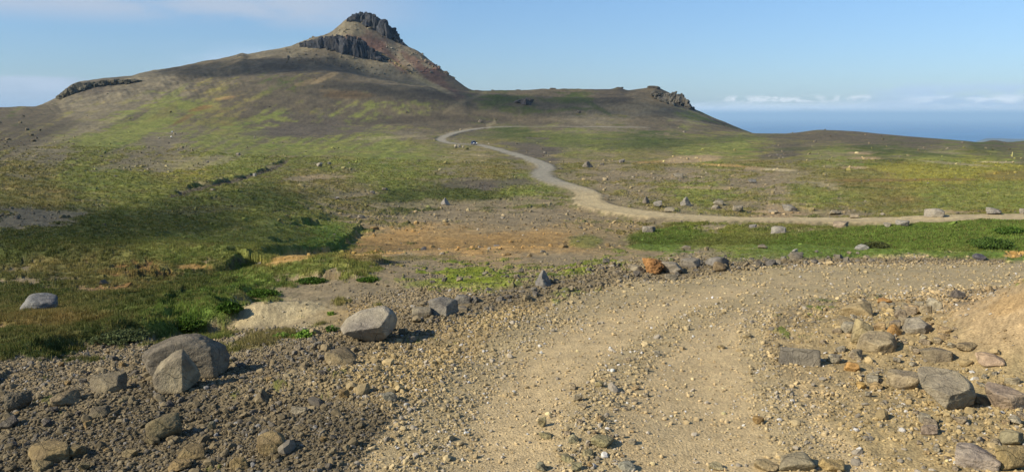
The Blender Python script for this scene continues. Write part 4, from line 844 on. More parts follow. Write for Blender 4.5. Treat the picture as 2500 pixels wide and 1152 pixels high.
hero(46, 1002, 62, 50, (114, 108, 88), 33, 'pitted dark boulder near the left edge of the picture', 'the pitted dark boulder', sub=5, p=8, amp=.1, rough=.05)
hero(162, 992, 68, 36, (146, 132, 100), 34, 'flat tan plate of rock right of the pitted dark boulder', 'the flat tan plate', p=24, npl=7, dr=1.1)
hero(24, 1046, 46, 32, (108, 104, 92), 35, 'grey rock at the left edge below the pitted dark boulder', 'the grey rock at the left edge')
hero(122, 1132, 90, 36, (150, 134, 94), 36, 'broad tan slab in the lower left corner', 'the broad tan slab', sub=5, p=14, dr=1.0)
hero(106, 1152, 46, 30, (140, 128, 92), 37, 'block in front of the broad tan slab in the lower left corner')
hero(186, 1120, 54, 36, (134, 122, 88), 38, 'craggy tan rock touching the right end of the broad tan slab')
hero(318, 1118, 36, 24, (142, 130, 96), 39, 'small smooth tan rock at the bottom left of the rough brown boulder', 'the small smooth tan rock')
hero(207, 1151, 26, 24, (138, 128, 92), 40, 'squarish stone at the bottom edge right of the broad tan slab', name='loose_stone')
hero(245, 1020, 48, 26, (128, 120, 94), 41, 'low grey-brown rock below the wedge-shaped rock', 'the low grey-brown rock')
hero(305, 986, 30, 20, (142, 132, 100), 42, 'small angular stone between the wedge-shaped rock and the teardrop boulder', name='loose_stone')
hero(468, 1124, 66, 30, (136, 122, 86), 43, 'flat-bottomed brown rock at the bottom, right of the rough brown boulder', 'the flat-bottomed brown rock')
hero(584, 1146, 46, 34, (146, 130, 90), 44, 'angular tan rock at the bottom left of the rounded tan boulder')
hero(516, 1050, 22, 22, (124, 122, 98), 45, 'small upright stone in the shade right of the rough brown boulder', name='loose_stone')
hero(440, 1152, 56, 20, (150, 132, 92), 46, 'tan slab cut by the bottom edge under the flat-bottomed brown rock')
hero(730, 1012, 40, 22, (140, 134, 112), 47, 'grey double stone in the gravel right of the small peaked rock', 'the grey double stone')
hero(952, 980, 36, 24, (140, 138, 118), 48, 'grey wedge of stone lying in the gravel near the left wheel track', 'the grey wedge in the gravel')
hero(1951, 891, 100, 24, (132, 128, 112), 49, 'flat grey plate of rock standing on edge right of the wheel tracks', 'the flat grey plate', sub=5, planes=PLATE, p=24, dr=.45, amp=.02)
hero(2104, 838, 54, 62, (168, 156, 116), 50, 'pale tan block behind the left end of the brown slab boulder', None, p=12)
hero(2140, 864, 96, 54, (160, 148, 116), 51, 'wide brown slab boulder in the rock heap at right', 'the wide brown slab boulder', sub=5, planes=BIGR, p=16, amp=.05)
hero(2240, 817, 72, 42, (150, 144, 124), 52, 'pale angular boulder with a dark right face in the rock heap', 'the pale angular boulder', sub=5, planes=TILT, p=22)
hero(2070, 802, 48, 30, (154, 142, 108), 53, 'tan rock at the left of the rock heap, undercut below')
hero(2092, 772, 74, 26, (168, 152, 112), 54, 'long pale slab at the top of the rock heap', 'the long pale slab')
hero(2182, 820, 34, 30, (172, 138, 84), 55, 'ochre rock between the brown slab boulder and the pale angular boulder')
hero(2160, 742, 34, 12, (176, 138, 84), 56, 'thin ochre stone behind the long pale slab', name='loose_stone')
hero(2080, 908, 38, 28, (188, 152, 94), 57, 'bright ochre stone below the wide brown slab boulder', 'the bright ochre stone', name='loose_stone')
hero(2202, 951, 74, 46, (158, 146, 116), 58, 'rounded brown boulder touching the left side of the huge right boulder', 'the rounded brown boulder', sub=5, p=10, lo=.72)
hero(2305, 1000, 134, 98, (158, 150, 124), 59, 'huge grey-green boulder with a pointed underside at lower right', 'the huge boulder at right', sub=5, planes=HUGE1, p=36, dr=.85, amp=.03, rough=.02, bury=.05)
hero(2138, 952, 30, 22, (164, 144, 102), 60, 'small tan stone left of the rounded brown boulder', name='loose_stone')
hero(2102, 950, 24, 20, (186, 158, 98), 61, 'small yellow stone, left one of the pair beside the rounded brown boulder', name='loose_stone')
hero(2452, 1002, 92, 62, (172, 156, 130), 62, 'pinkish split boulder right of the huge boulder', 'the pinkish split boulder', sub=5, p=14)
hero(2388, 988, 56, 24, (156, 142, 106), 63, 'tan rock between the huge boulder and the pinkish split boulder')
hero(2415, 897, 66, 24, (176, 156, 128), 64, 'pale pink flat rock near the right edge at the foot of the earth bank', 'the pale pink flat rock')
hero(2285, 884, 74, 40, (146, 136, 108), 65, 'grey-brown rock just behind the huge right boulder', 'the grey-brown rock')
hero(2360, 860, 46, 18, (156, 142, 108), 66, 'low rock at the foot of the earth bank behind the pale pink flat rock')
hero(2466, 1152, 74, 62, (158, 142, 98), 67, 'tan boulder in the lower right corner', 'the tan corner boulder', sub=5, p=12)
hero(2385, 1142, 100, 50, (162, 152, 134), 68, 'purplish-grey slab left of the tan corner boulder', 'the purplish slab', sub=5, p=14)
hero(2467, 1088, 52, 44, (146, 140, 110), 69, 'greenish rounded rock above the tan corner boulder')
hero(1945, 1152, 84, 38, (158, 150, 120), 70, 'grey streaked boulder at the bottom edge right of centre', 'the grey streaked boulder', sub=5, p=10)
hero(2028, 1152, 62, 26, (176, 156, 106), 71, 'yellowish rock at the bottom edge beside the grey streaked boulder')
hero(1870, 1152, 60, 16, (160, 146, 110), 72, 'buried rock top at the bottom edge left of the grey streaked boulder')
hero(2268, 1062, 38, 26, (148, 134, 114), 73, 'rounded grey stone alone on the ground below the huge boulder', 'the lone grey stone', name='loose_stone')
hero(1748, 1148, 36, 20, (158, 150, 116), 74, 'pale stone at the bottom edge in the right wheel track', 'the pale stone in the wheel track', name='loose_stone')
hero(1851, 1036, 28, 24, (172, 146, 96), 75, 'round ochre stone in the gravel strip right of centre', 'the round ochre stone', name='loose_stone')
hero(2338, 730, 34, 24, (112, 106, 94), 76, 'dark rock beside the road above the rock heap', 'the dark rock above the heap')
hero(1323, 1042, 22, 24, (158, 148, 108), 77, 'upright pale stone at the top left of the central gravel ridge', 'the upright pale stone', name='loose_stone')
hero(1331, 1072, 32, 20, (146, 140, 104), 78, 'blocky stone just below the upright pale stone', name='loose_stone')
hero(1400, 1082, 26, 22, (156, 152, 118), 79, 'pyramid-shaped stone in the middle of the central gravel ridge', 'the pyramid-shaped stone', name='loose_stone')
hero(1470, 1096, 56, 20, (150, 144, 106), 80, 'long low stone right of the pyramid-shaped stone', 'the long low stone', name='loose_stone')
hero(1386, 1128, 34, 20, (160, 154, 114), 81, 'smooth loaf-shaped stone near the bottom edge of the gravel ridge', 'the loaf-shaped stone', name='loose_stone')
hero(1321, 1151, 26, 24, (152, 150, 122), 82, 'greyish block at the bottom edge left of the gravel ridge', 'the greyish block', name='loose_stone')
hero(1434, 1118, 30, 22, (158, 150, 112), 83, 'tilted stone between the loaf-shaped and the long low stone', name='loose_stone')
hero(1408, 1150, 26, 20, (150, 146, 110), 84, 'round stone at the bottom edge under the loaf-shaped stone', name='loose_stone')
hero(1442, 1142, 20, 14, (166, 142, 96), 85, 'small orange-tan stone at the bottom of the gravel ridge', name='loose_stone')
hero(1530, 1152, 44, 20, (150, 150, 130), 86, 'dark-tipped stone cut by the bottom edge, right of the gravel ridge', name='loose_stone')
hero(1462, 946, 24, 17, (160, 150, 110), 87, 'pale round stone in the gravel strip between the wheel tracks', 'the pale round stone', name='loose_stone')
hero(1760, 852, 20, 11, (168, 150, 104), 88, 'lone small boulder-like stone on the right wheel track', 'the lone track stone', name='loose_stone')
# in the valley
vb = dict(name='boulder', rmin=60, sub=4, bury=.10)
for px, py, w, h, col, lb, sh in [
 (1088, 501, 26, 17, (152, 150, 138), 'grey boulder at the left edge of the gravel flat beyond the orange bank', 'the boulder left on the gravel flat'),
 (1676, 504, 34, 22, (140, 138, 124), 'largest boulder in the row just beyond the far road bend', 'the largest boulder beyond the road'),
 (1578, 498, 22, 17, (118, 112, 98), 'dark peaked boulder beyond the far road bend', 'the dark peaked boulder'),
 (1606, 505, 24, 14, (142, 140, 128), 'grey rounded boulder right of the dark peaked boulder', None),
 (1634, 519, 28, 13, (140, 134, 112), 'tan-grey boulder between the far road and the largest boulder beyond it', None),
 (1753, 501, 28, 9, (150, 146, 124), 'low pale boulder right of the largest boulder beyond the road', None),
 (1748, 510, 24, 7, (146, 140, 120), 'flat boulder in front of the low pale one', None),
 (1801, 517, 28, 14, (142, 136, 116), 'squat boulder in the middle of the row beyond the far road', 'the squat boulder'),
 (1928, 516, 40, 13, (138, 136, 122), 'long grey boulder in the row beyond the far road', 'the long grey boulder'),
 (1888, 522, 26, 6, (146, 138, 116), 'low stone between the squat boulder and the long grey boulder', None),
 (2038, 526, 30, 8, (142, 136, 114), 'low tan boulder close beyond the far road', None),
 (2086, 533, 24, 10, (148, 138, 114), 'small boulder touching the far edge of the road, right half', None),
 (2280, 531, 50, 21, (150, 146, 130), 'big twin-humped grey boulder beyond the road at right', 'the twin-humped boulder'),
 (2425, 524, 38, 17, (148, 146, 134), 'grey wedge boulder beyond the road near the right edge', 'the wedge boulder at right'),
 (2496, 522, 16, 12, (150, 146, 130), 'boulder beyond the road cut by the right edge of the picture', None),
 (2052, 557, 40, 14, (156, 144, 120), 'tan boulder on the near side of the far road', 'the tan boulder on the near roadside'),
 (2166, 556, 20, 12, (150, 146, 130), 'left one of two grey rocks sunk in the green slope by the road', None),
 (2202, 553, 36, 11, (148, 146, 132), 'right one of two grey rocks sunk in the green slope by the road', None),
 (1900, 572, 40, 19, (146, 144, 130), 'squarish grey boulder at the top edge of the green slope', 'the squarish boulder'),
 (1838, 558, 20, 10, (134, 132, 122), 'small dark boulder at the near edge of the far road', None),
 (1584, 569, 36, 16, (142, 138, 124), 'grey boulder above the left end of the green slope', 'the boulder above the green slope'),
 (1480, 489, 14, 13, (138, 132, 112), 'pale boulder at the outer edge of the far road bend', None),
 (1435, 409, 30, 15, (120, 116, 102), 'dark shaggy boulder on the plain right of the winding road', 'the dark shaggy boulder'),
 (1518, 398, 16, 9, (130, 128, 118), 'small grey boulder right of the dark shaggy boulder', None),
 (1470, 404, 12, 6, (134, 128, 112), 'tiny boulder between the shaggy boulder and the small grey one', None),
 (1368, 414, 14, 6, (128, 124, 108), 'low boulder beside the right edge of the winding road', None),
 (1656, 434, 26, 8, (132, 128, 110), 'low boulder on the stony flat in the middle of the plain', None),
 (1836, 447, 22, 9, (136, 136, 126), 'rounded boulder at the right end of the stony flat', 'the rounded boulder on the flat'),
 (1330, 376, 9, 6, (110, 108, 98), 'dark stone on the flat right of the upper road', None),
 (1215, 608, 22, 8, (150, 150, 142), 'small flat-topped grey block at the foot of the orange bank', 'the grey block under the orange bank'),
 (1034, 615, 16, 12, (134, 130, 120), 'small grey boulder at the left foot of the orange bank', 'the boulder at the left foot'),
 (780, 407, 15, 9, (150, 146, 130), 'pale boulder on the left slope, right of the earth crack', 'the pale boulder by the crack'),
 (804, 402, 10, 6, (146, 142, 126), 'smaller pale boulder just right of the one by the crack', None),
 (622, 431, 10, 8, (146, 146, 136), 'small grey boulder lying in the earth crack on the left slope', None),
 (910, 474, 13, 8, (146, 142, 130), 'grey boulder in the shaded grass left of the gravel flat', None),
 (940, 465, 16, 6, (156, 148, 128), 'flat pale boulder at the end of the stony strip on the left', None),
 (824, 487, 10, 6, (140, 138, 128), 'leftmost grey boulder of the stony strip on the left', None),
 (1113, 362, 8, 8, (176, 170, 150), 'left one of three pale boulders below the car', None),
 (1121, 361, 8, 7, (172, 166, 146), 'middle one of three pale boulders below the car', None),
 (1131, 361, 6, 5, (168, 162, 142), 'right one of three pale boulders below the car', None),
 (1172, 300, 12, 7, (134, 128, 112), 'boulder above the upper road where a side track leaves', None),
 (1413, 277, 10, 6, (110, 106, 98), 'dark boulder on the ridge slope below the small outcrop', None),
 (420, 324, 4, 3.5, (235, 235, 228), 'upper white stone of the pair on the green hillside at left', None),
 (418, 336, 4, 3.5, (232, 230, 222), 'lower white stone of the pair on the green hillside at left', None),
 (388, 339, 5, 3, (190, 188, 170), 'pale stone left of the white pair on the hillside', None)]:
    hero(px, py, w * .92, h * 1.1, col, int(px * 7 + py), lb, sh, p=17, npl=9, rough=.05, planes=TEAR if px in (1088, 1578, 1676, 1435) else None, **vb)

# ------------------------------------------------------------------ further stones one can count, each its own object
SIZ = [(13, 'tiny'), (19, 'small'), (27, 'fist-sized'), (400, 'chunky')]
def zone_pts(poly, n, seed, mind, wr, spec):
    rg = np.random.default_rng(seed); out = []; tries = 0
    xs = [p[0] for p in poly]; ys = [p[1] for p in poly]
    while len(out) < n and tries < 6000:
        tries += 1
        x, y = rg.uniform(min(xs), max(xs)), rg.uniform(min(ys), max(ys))
        if not inpoly(np.array([x]), np.array([y]), poly)[0]: continue
        if any(abs(x - a[0]) < mind + a[2] / 2 and abs(y - a[1]) < (mind + a[2] / 2) * .55 for a in out): continue
        w = wr[0] * (wr[1] / wr[0]) ** (rg.uniform() ** 1.7)
        wx, wy, wz = hit(x, y)
        if any(math.hypot(wx - o[0], wy - o[1]) < o[2] + w * .5 * wy / F for o in occupied): continue
        out.append((x, y, w, rg.uniform(.5, .85), spec[int(rg.integers(len(spec)))]))
    return out
AUTO = []
LB = [((126, 114, 84), 'brown'), ((140, 128, 96), 'tan'), ((112, 108, 94), 'grey'), ((100, 96, 86), 'dark'), ((150, 130, 88), 'tan')]
RB = [((168, 156, 124), 'tan'), ((158, 152, 128), 'grey'), ((162, 154, 126), 'grey'), ((172, 152, 112), 'ochre'), ((154, 142, 116), 'brown')]
BB = [((136, 132, 116), 'grey'), ((120, 116, 104), 'dark'), ((152, 142, 116), 'tan')]
AUTO += zone_pts([(0, 960), (200, 930), (340, 960), (600, 930), (800, 880), (1000, 860), (980, 960), (900, 1150), (0, 1150)], 52, 1, 9, (11, 28), LB)
AUTO += zone_pts([(560, 880), (830, 830), (1000, 790), (1150, 735), (1330, 690), (1520, 668), (1540, 690), (1330, 722), (1180, 770), (1040, 830), (850, 880), (600, 920)], 56, 2, 5, (9, 22), BB)
AUTO += zone_pts([(1500, 664), (1700, 645), (1900, 628), (2200, 630), (2200, 642), (1950, 648), (1750, 668), (1520, 684)], 34, 3, 4, (8, 20), BB)
AUTO += zone_pts([(1980, 790), (2060, 735), (2300, 720), (2340, 800), (2380, 860), (2500, 930), (2500, 1150), (2300, 1150), (2200, 1040), (2060, 960), (1990, 880)], 70, 4, 6, (11, 36), RB)
AUTO += zone_pts([(2040, 770), (2110, 740), (2280, 745), (2330, 860), (2240, 900), (2080, 860)], 30, 14, 3, (16, 38), RB)
AUTO += zone_pts([(1350, 1150), (1340, 1020), (1400, 930), (1560, 850), (1640, 880), (1560, 1000), (1540, 1150)], 34, 5, 7, (10, 22), RB)
AUTO += zone_pts([(1000, 700), (1300, 640), (1900, 612), (2300, 628), (1900, 622), (1500, 655), (1200, 690)], 22, 6, 6, (8, 18), BB)
AUTO += zone_pts([(0, 900), (250, 850), (340, 840), (340, 900), (0, 950)], 10, 7, 8, (10, 20), LB)
proto = {}
recs = []
for i, (x, y, w, hr, (col, cw)) in enumerate(AUTO):
    o = place_rock('stone', x, y, w, w * hr * 1.1, col, 5000 + i, '', 'stone', sub=3, dr=float(rng.uniform(.7, 1.1)), p=float(rng.uniform(18, 42)), npl=int(rng.integers(6, 11)), bury=.12, mat=M_rock, rough=.03)
    hd = sorted(((math.hypot((x - hx), 1.8 * (y - hy)), hx, hy, nm) for hx, hy, nm in HERO))[0]
    dx, dy = x - hd[1], (y - hd[2]) * 1.8
    rel = ('right of' if dx > 0 else 'left of') if abs(dx) > abs(dy) else ('in front of' if dy > 0 else 'behind')
    sw = next(s_ for lim, s_ in SIZ if w < lim)
    recs.append([hd[0], hd[3], rel, sw, cw, o])
ORD = ['nearest', 'second nearest', 'third nearest', 'fourth nearest', 'fifth nearest', 'sixth nearest', 'seventh nearest', 'eighth nearest', 'ninth nearest', 'tenth nearest', 'eleventh nearest', 'twelfth nearest', 'thirteenth nearest', 'fourteenth nearest', 'fifteenth nearest', 'sixteenth nearest']
cnt = {}
for rec in sorted(recs, key=lambda q_: q_[0]):
    key = (rec[1], rec[2]); n_ = cnt.get(key, 0); cnt[key] = n_ + 1
    rec[5]['label'] = '%s %s stone, %s %s %s' % (rec[3], rec[4], ORD[min(n_, 15)], rec[2], rec[1])
    rec[5]['group'] = 'loose stones along the gravel road'

# ------------------------------------------------------------------ gravel nobody could count
def lookup(G, x, y):
    a = np.arctan2(x, y); r = np.hypot(x, y)
    return G[np.clip(np.searchsorted(AZ, a), 0, NC - 1), np.clip(np.searchsorted(RR, r), 0, NR - 1)]
DM = np.zeros(ZG.shape)
l3 = KR[:, 3][:, None]; l4 = KR[:, 4][:, None]
l2 = KR[:, 2][:, None]
DM = np.where(RG < l2 * 1.03, 1.0, np.where(RG < l3, .75, np.where(RG < l4, .30, .16))) * (1 - .93 * VEG)
DM = np.where((np.abs(PXg - 680) < 170) & (np.abs(PYg - 755) < 45), DM * .04, DM)
kk2 = np.where(near_m)
patch = sm(-.2, .35, n_big + .7 * n2 + .2 * n4)
sm_soft = soft
roadD = .09 + .8 * STRIP * (.25 + .75 * patch) * (.12 + .88 * sm(690, 800, PYg))
DM = DM * (1 - sm_soft) + roadD * sm_soft
DM = np.where((PXg > 1900) & (RG < 13) & ~inroad, DM * (.14 + .5 * patch), DM)
DM = np.where((PXg > 850) & (PXg < 1500) & (PYg < 606) & (PYg > 562) & (RG > 60), DM * .3, DM)
DM = np.where((PXg > 2330) & (PYg < 900) & (PYg > 690) & (RG < 14), DM * .25, DM)
BERM = np.zeros(ZG.shape)
bd, _, _ = seg_dist(PXg[kk2], PYg[kk2] * 1.0, [(a_, b_, 0) for a_, b_ in BERMPX])
bw = np.interp(PXg[kk2], [600, 1000, 1330, 1700, 2100], [26, 24, 19, 13, 6])
BERM[kk2] = 1 - sm(.55, 1.25, bd / bw + .5 * n_big[kk2]); BERM *= (RG < 24)
DM = np.maximum(DM, BERM * 1.4)
DM = np.where(RG > 820, np.where((PXg > 700) & (PXg < 1110) & (PYg < 215), .3 + .9 * patch, 0), DM)
DM *= np.where(wroad > .2, .0, 1)
BIGW = np.where(RG < l2 * 1.03, 1.0, .22) * (1 - .95 * sm_soft)            # where the larger pieces lie
BIGW = np.where(RG > l4, 1.0, BIGW)
BIGW = BIGW + .30 * sm_soft * STRIP * sm(720, 900, PYg)
BIGW = np.maximum(BIGW, 2.2 * BERM)
def stones(name, classes, seed, label_kind='stuff'):
    rg = np.random.default_rng(seed); VV, FF, CC, n0 = [], [], [], 0
    for size, dm, r0, r1, sub, big in classes:
        n_ = int(dm * .5 * R(88) * (r1 * r1 - r0 * r0))
        r_ = np.sqrt(rg.uniform(r0 * r0, r1 * r1, n_)); a_ = rg.uniform(-R(44), R(44), n_)
        x, y = np.sin(a_) * r_, np.cos(a_) * r_
        pr = lookup(DM, x, y) * ((1 - big) + big * lookup(BIGW, x, y)) * (1 - sm(r1 * .75, r1, r_))
        k_ = rg.uniform(size=n_) < pr; x, y = x[k_], y[k_]; n_ = len(x)
        if n_ == 0: continue
        s_ = size * np.exp(np.clip(rg.normal(size=n_) * .28, -.6, .45))
        if size > .05:
            ok = np.ones(n_, bool)
            for ox, oy, orad in occupied:
                if math.hypot(ox, oy) < r1 + 2: ok &= np.hypot(x - ox, y - oy) > orad * .9
            x, y, s_ = x[ok], y[ok], s_[ok]; n_ = len(x)
        z = ground_z(x, y)
        bc = lookup(COL, x, y) if False else COL[np.clip(np.searchsorted(AZ, np.arctan2(x, y)), 0, NC - 1), np.clip(np.searchsorted(RR, np.hypot(x, y)), 0, NR - 1)]
        lum = bc.mean(1, keepdims=True)
        tone = rg.uniform(size=(n_, 1))
        cc = np.where(tone < .18, lum * np.array([1.16, 1.0, .74]), bc) * rg.uniform(.70, 1.28, (n_, 1))
        cc = np.where(rg.uniform(size=(n_, 1)) < (.03 if size < .05 else 0), lum * 1.7 * np.array([1.06, 1, .88]), cc)
        if r1 > 300: cc = cc * 1.35
        tpl = rg.integers(0, 14, n_)
        ang = rg.uniform(0, 2 * math.pi, n_); tx = rg.normal(size=n_) * .35; ty = rg.normal(size=n_) * .35
        sx, sy, sz = s_ * rg.uniform(.8, 1.35, n_), s_ * rg.uniform(.8, 1.2, n_), s_ * rg.uniform(.5, .95, n_)
        for t in range(14):
            q = np.where(tpl == t)[0]
            if len(q) == 0: continue
            v, f = rock(900 + t + sub * 50, sub, npl=7, p=30 if sub else 9, amp=.06, rough=0, lo=.5)
            p_ = v[None] * np.stack([sx[q], sy[q], sz[q]], -1)[:, None, :]
            c1, s1 = np.cos(tx[q])[:, None], np.sin(tx[q])[:, None]
            X, Y, Zc = p_[..., 0], p_[..., 1] * c1 - p_[..., 2] * s1, p_[..., 1] * s1 + p_[..., 2] * c1
            c1, s1 = np.cos(ty[q])[:, None], np.sin(ty[q])[:, None]; X, Zc = X * c1 + Zc * s1, -X * s1 + Zc * c1
            c1, s1 = np.cos(ang[q])[:, None], np.sin(ang[q])[:, None]; X, Y = X * c1 - Y * s1, X * s1 + Y * c1
            P3 = np.stack([X + x[q][:, None], Y + y[q][:, None], Zc + z[q][:, None] + (sz[q] * .26)[:, None]], -1).reshape(-1, 3)
            VV.append(P3); CC.append(np.repeat(cc[q], len(v), 0))
            FF.append((f[None] + (np.arange(len(q)) * len(v))[:, None, None]).reshape(-1, 3) + n0); n0 += len(P3)
    o = obj(name, new_mesh(name, np.vstack(VV), np.vstack(FF), M_stone, np.clip(np.vstack(CC), .02, .5)), kind='stuff', label='loose gravel and small broken stones covering the road edges')
    return o
stones('gravel', [(.013, 1500, 3.6, 9, 0, 0), (.020, 900, 3.6, 13, 0, 0), (.030, 330, 3.6, 10, 1, .3), (.034, 300, 10, 22, 0, .3), (.050, 24, 3.6, 13, 1, .8), (.055, 30, 13, 34, 0, .7), (.085, 2.6, 4, 40, 1, 1), (.14, .3, 17, 60, 1, 1)], 3)
o = stones('scattered_rocks', [(.16, 2.0, 30, 120, 0, 1), (.28, 1.2, 34, 240, 0, 1), (.5, .14, 60, 340, 1, 1), (.8, .018, 110, 460, 1, 1), (1.2, .0025, 300, 800, 0, 1), (1.6, .03, 830, 1045, 0, 1), (2.6, .008, 830, 1045, 1, 1)], 4)
o['label'] = 'countless small rocks strewn over the stony ground of the valley'

# ------------------------------------------------------------------ turf: blades in tufts, denser where the ground is green
def tufts(name, n, r0, r1, hgt, wid, blades, seed, label, az=(-42, 42), mask=None, spread=.6, power=1.0, lean=.5, key=None):
    rg = np.random.default_rng(seed)
    u = rg.uniform(size=n); r_ = r0 * (r1 / r0) ** u if power == 1 else np.sqrt(rg.uniform(r0 * r0, r1 * r1, n))
    a_ = rg.uniform(R(az[0]), R(az[1]), n); x, y = np.sin(a_) * r_, np.cos(a_) * r_
    keep = (lookup(VEG, x, y) > .55) & (lookup(wroad, x, y) < .1)
    if mask is not None: keep &= mask(x, y)
    x, y, r_ = x[keep], y[keep], r_[keep]; n_ = len(x)
    ci, cj = np.clip(np.searchsorted(AZ, np.arctan2(x, y)), 0, NC - 1), np.clip(np.searchsorted(RR, r_), 0, NR - 1)
    bc = COL[ci, cj] * rg.uniform(.8, 1.5, (n_, 1))
    if key is not None: bc = P[key] * rg.uniform(.7, 1.6, (n_, 1))
    bc = np.where(rg.uniform(size=(n_, 1)) < .12, P['olive'] * 1.1, bc)
    sc_ = (r_ / r0) ** .55 * rg.uniform(.6, 1.35, n_)
    hh, ww = hgt * sc_, wid * (r_ / r0) ** .8
    x = np.repeat(x, blades); y = np.repeat(y, blades); hh = np.repeat(hh, blades) * rg.uniform(.6, 1.2, n_ * blades); ww = np.repeat(ww, blades)
    cc = np.repeat(bc, blades, 0) * rg.uniform(.8, 1.3, (n_ * blades, 1))
    x = x + rg.normal(size=len(x)) * hh * spread; y = y + rg.normal(size=len(x)) * hh * spread
    z = ground_z(x, y); th = rg.uniform(0, 2 * math.pi, len(x)); ln = rg.uniform(.1, 1, len(x)) * lean
    dx, dy = np.cos(th), np.sin(th); la = rg.uniform(0, 2 * math.pi, len(x))
    b0 = np.stack([x - dx * ww / 2, y - dy * ww / 2, z - .01], -1); b1 = np.stack([x + dx * ww / 2, y + dy * ww / 2, z - .01], -1)
    tp = np.stack([x + np.cos(la) * ln * hh, y + np.sin(la) * ln * hh, z + hh * np.sqrt(1 - .5 * ln ** 2)], -1)
    Vv = np.stack([b0, b1, tp], 1).reshape(-1, 3); Ff = np.arange(len(Vv)).reshape(-1, 3)
    obj(name, new_mesh(name, Vv, Ff, M_blade, np.clip(np.repeat(cc, 3, 0), .01, .5)), kind='stuff', label=label)
tufts('grass', 135000, 10, 50, .052, .010, 10, 1, 'short green and straw grass on the banks beyond the road', mask=lambda x, y: np.arctan2(x, y) < ray(930, 700)[0])
tufts('moss', 60000, 14, 45, .018, .010, 8, 5, 'low moss and short turf on the gravel terrace', az=(-9, 42))
tufts('meadow_grass', 110000, 50, 260, .10, .05, 6, 2, 'rough moorland grass spread over the valley floor')
def slope(x, y):
    px, py, _ = project(x, y, ground_z(x, y)); return (px > 1500) & (py > 535) & (py < 640)
tufts('hillside_herbs', 80000, 66, 112, .13, .08, 7, 3, 'lush leafy herbs covering the bright green slope at right', az=(3, 42), mask=slope, spread=.8, lean=.8)

# ------------------------------------------------------------------ single plants
def leafy(name, px, py, w, h, col, seed, label, cat='plant', nl=500, leaf=.04, rmin=3, group=None):
    rg = np.random.default_rng(seed); x, y, z = hit(px, py, rmin); dep = depth_at(x, y, z); wm, hm = w * dep / F, h * dep / F
    e = obj(name, None, label=label, category=cat, group=group); e.location = (x, y, z - .01)
    # stems: low arching ribs
    sv2, sf2, LV, n0 = [], [], [], 0
    tips = []
    for k_ in range(max(8, nl // 40)):
        th = rg.uniform(0, 2 * math.pi); ra = rg.uniform(.15, 1)
        ex, ey, ez = math.cos(th) * ra * wm / 2, math.sin(th) * ra * wm / 2.4, hm * (1 - .55 * ra * ra) * rg.uniform(.55, 1)
        pp = [(ex * s_ * .9 + rg.normal() * .004, ey * s_ * .9, ez * (1 - (1 - s_) ** 2)) for s_ in (0, .35, .7, 1)]; tips.append(pp)
        w0 = leaf * .09
        for (ax, ay, a_z), (bx, by, bz) in zip(pp[:-1], pp[1:]):
            for q in ((ax - w0, ay, a_z), (ax + w0, ay, a_z), (ax, ay + w0 * 1.6, a_z), (bx - w0, by, bz), (bx + w0, by, bz), (bx, by + w0 * 1.6, bz)): sv2.append(q)
            for f in ((0, 1, 4), (0, 4, 3), (1, 2, 5), (1, 5, 4), (2, 0, 3), (2, 3, 5)): sf2.append([n0 + t for t in f])
            n0 += 6
    obj('stem', new_mesh('stem', sv2, sf2, M_blade, np.tile(P['rust'] * .8, (len(sv2), 1))), e)
    pts = np.array([tips[i][j] for i, j in zip(rg.integers(0, len(tips), nl), rg.integers(1, 4, nl))]) + rg.normal(size=(nl, 3)) * np.array([wm * .06, wm * .06, hm * .09])
    pts[:, 2] = np.clip(pts[:, 2], .005, None)
    d1 = rg.normal(size=(nl, 3)); d1 /= np.linalg.norm(d1, axis=1, keepdims=True); d2 = rg.normal(size=(nl, 3)); d2 -= (d2 * d1).sum(1, keepdims=True) * d1; d2 /= np.linalg.norm(d2, axis=1, keepdims=True)
    L = leaf * rg.uniform(.6, 1.3, (nl, 1)); LVv = np.stack([pts - d1 * L / 2, pts + d2 * L * .28, pts + d1 * L / 2, pts - d2 * L * .28], 1).reshape(-1, 3)
    c = (lin(col) / KA) * rg.uniform(.6, 1.5, (nl, 1)); obj('foliage', new_mesh('foliage', LVv, np.arange(nl * 4).reshape(-1, 4), M_blade, np.repeat(np.clip(c, .01, .5), 4, 0)), e)
leafy('leafy_plant', 744, 822, 66, 18, (120, 150, 60), 1, 'bright green leafy plant in the gravel left of the smooth pale tilted boulder', nl=420, leaf=.045)
leafy('leafy_plant', 690, 824, 46, 13, (118, 146, 62), 2, 'bright green leafy plant behind the gravel, left of its larger neighbour', nl=260, leaf=.04)
leafy('leafy_plant', 806, 812, 40, 20, (104, 130, 62), 3, 'dull green plant touching the left end of the smooth pale tilted boulder', nl=260, leaf=.04)
leafy('leafy_plant', 805, 770, 34, 12, (116, 142, 56), 4, 'small green plant on the brown earth behind the smooth pale boulder', nl=160, leaf=.04)
for i, (px, py, w, h, c, lb) in enumerate([(2140, 606, 74, 20, (98, 104, 56), 'dark brownish shrub low on the green slope behind the road bend'),
      (2420, 606, 110, 34, (92, 118, 50), 'large dark green shrub on the slope near the right edge'), (2470, 572, 80, 24, (92, 122, 44), 'green shrub high on the slope at the right edge')]):
    leafy('shrub', px, py, w, h * .7, tuple(q * .88 for q in c), 40 + i, lb, 'shrub', nl=6000, leaf=.2, rmin=55)
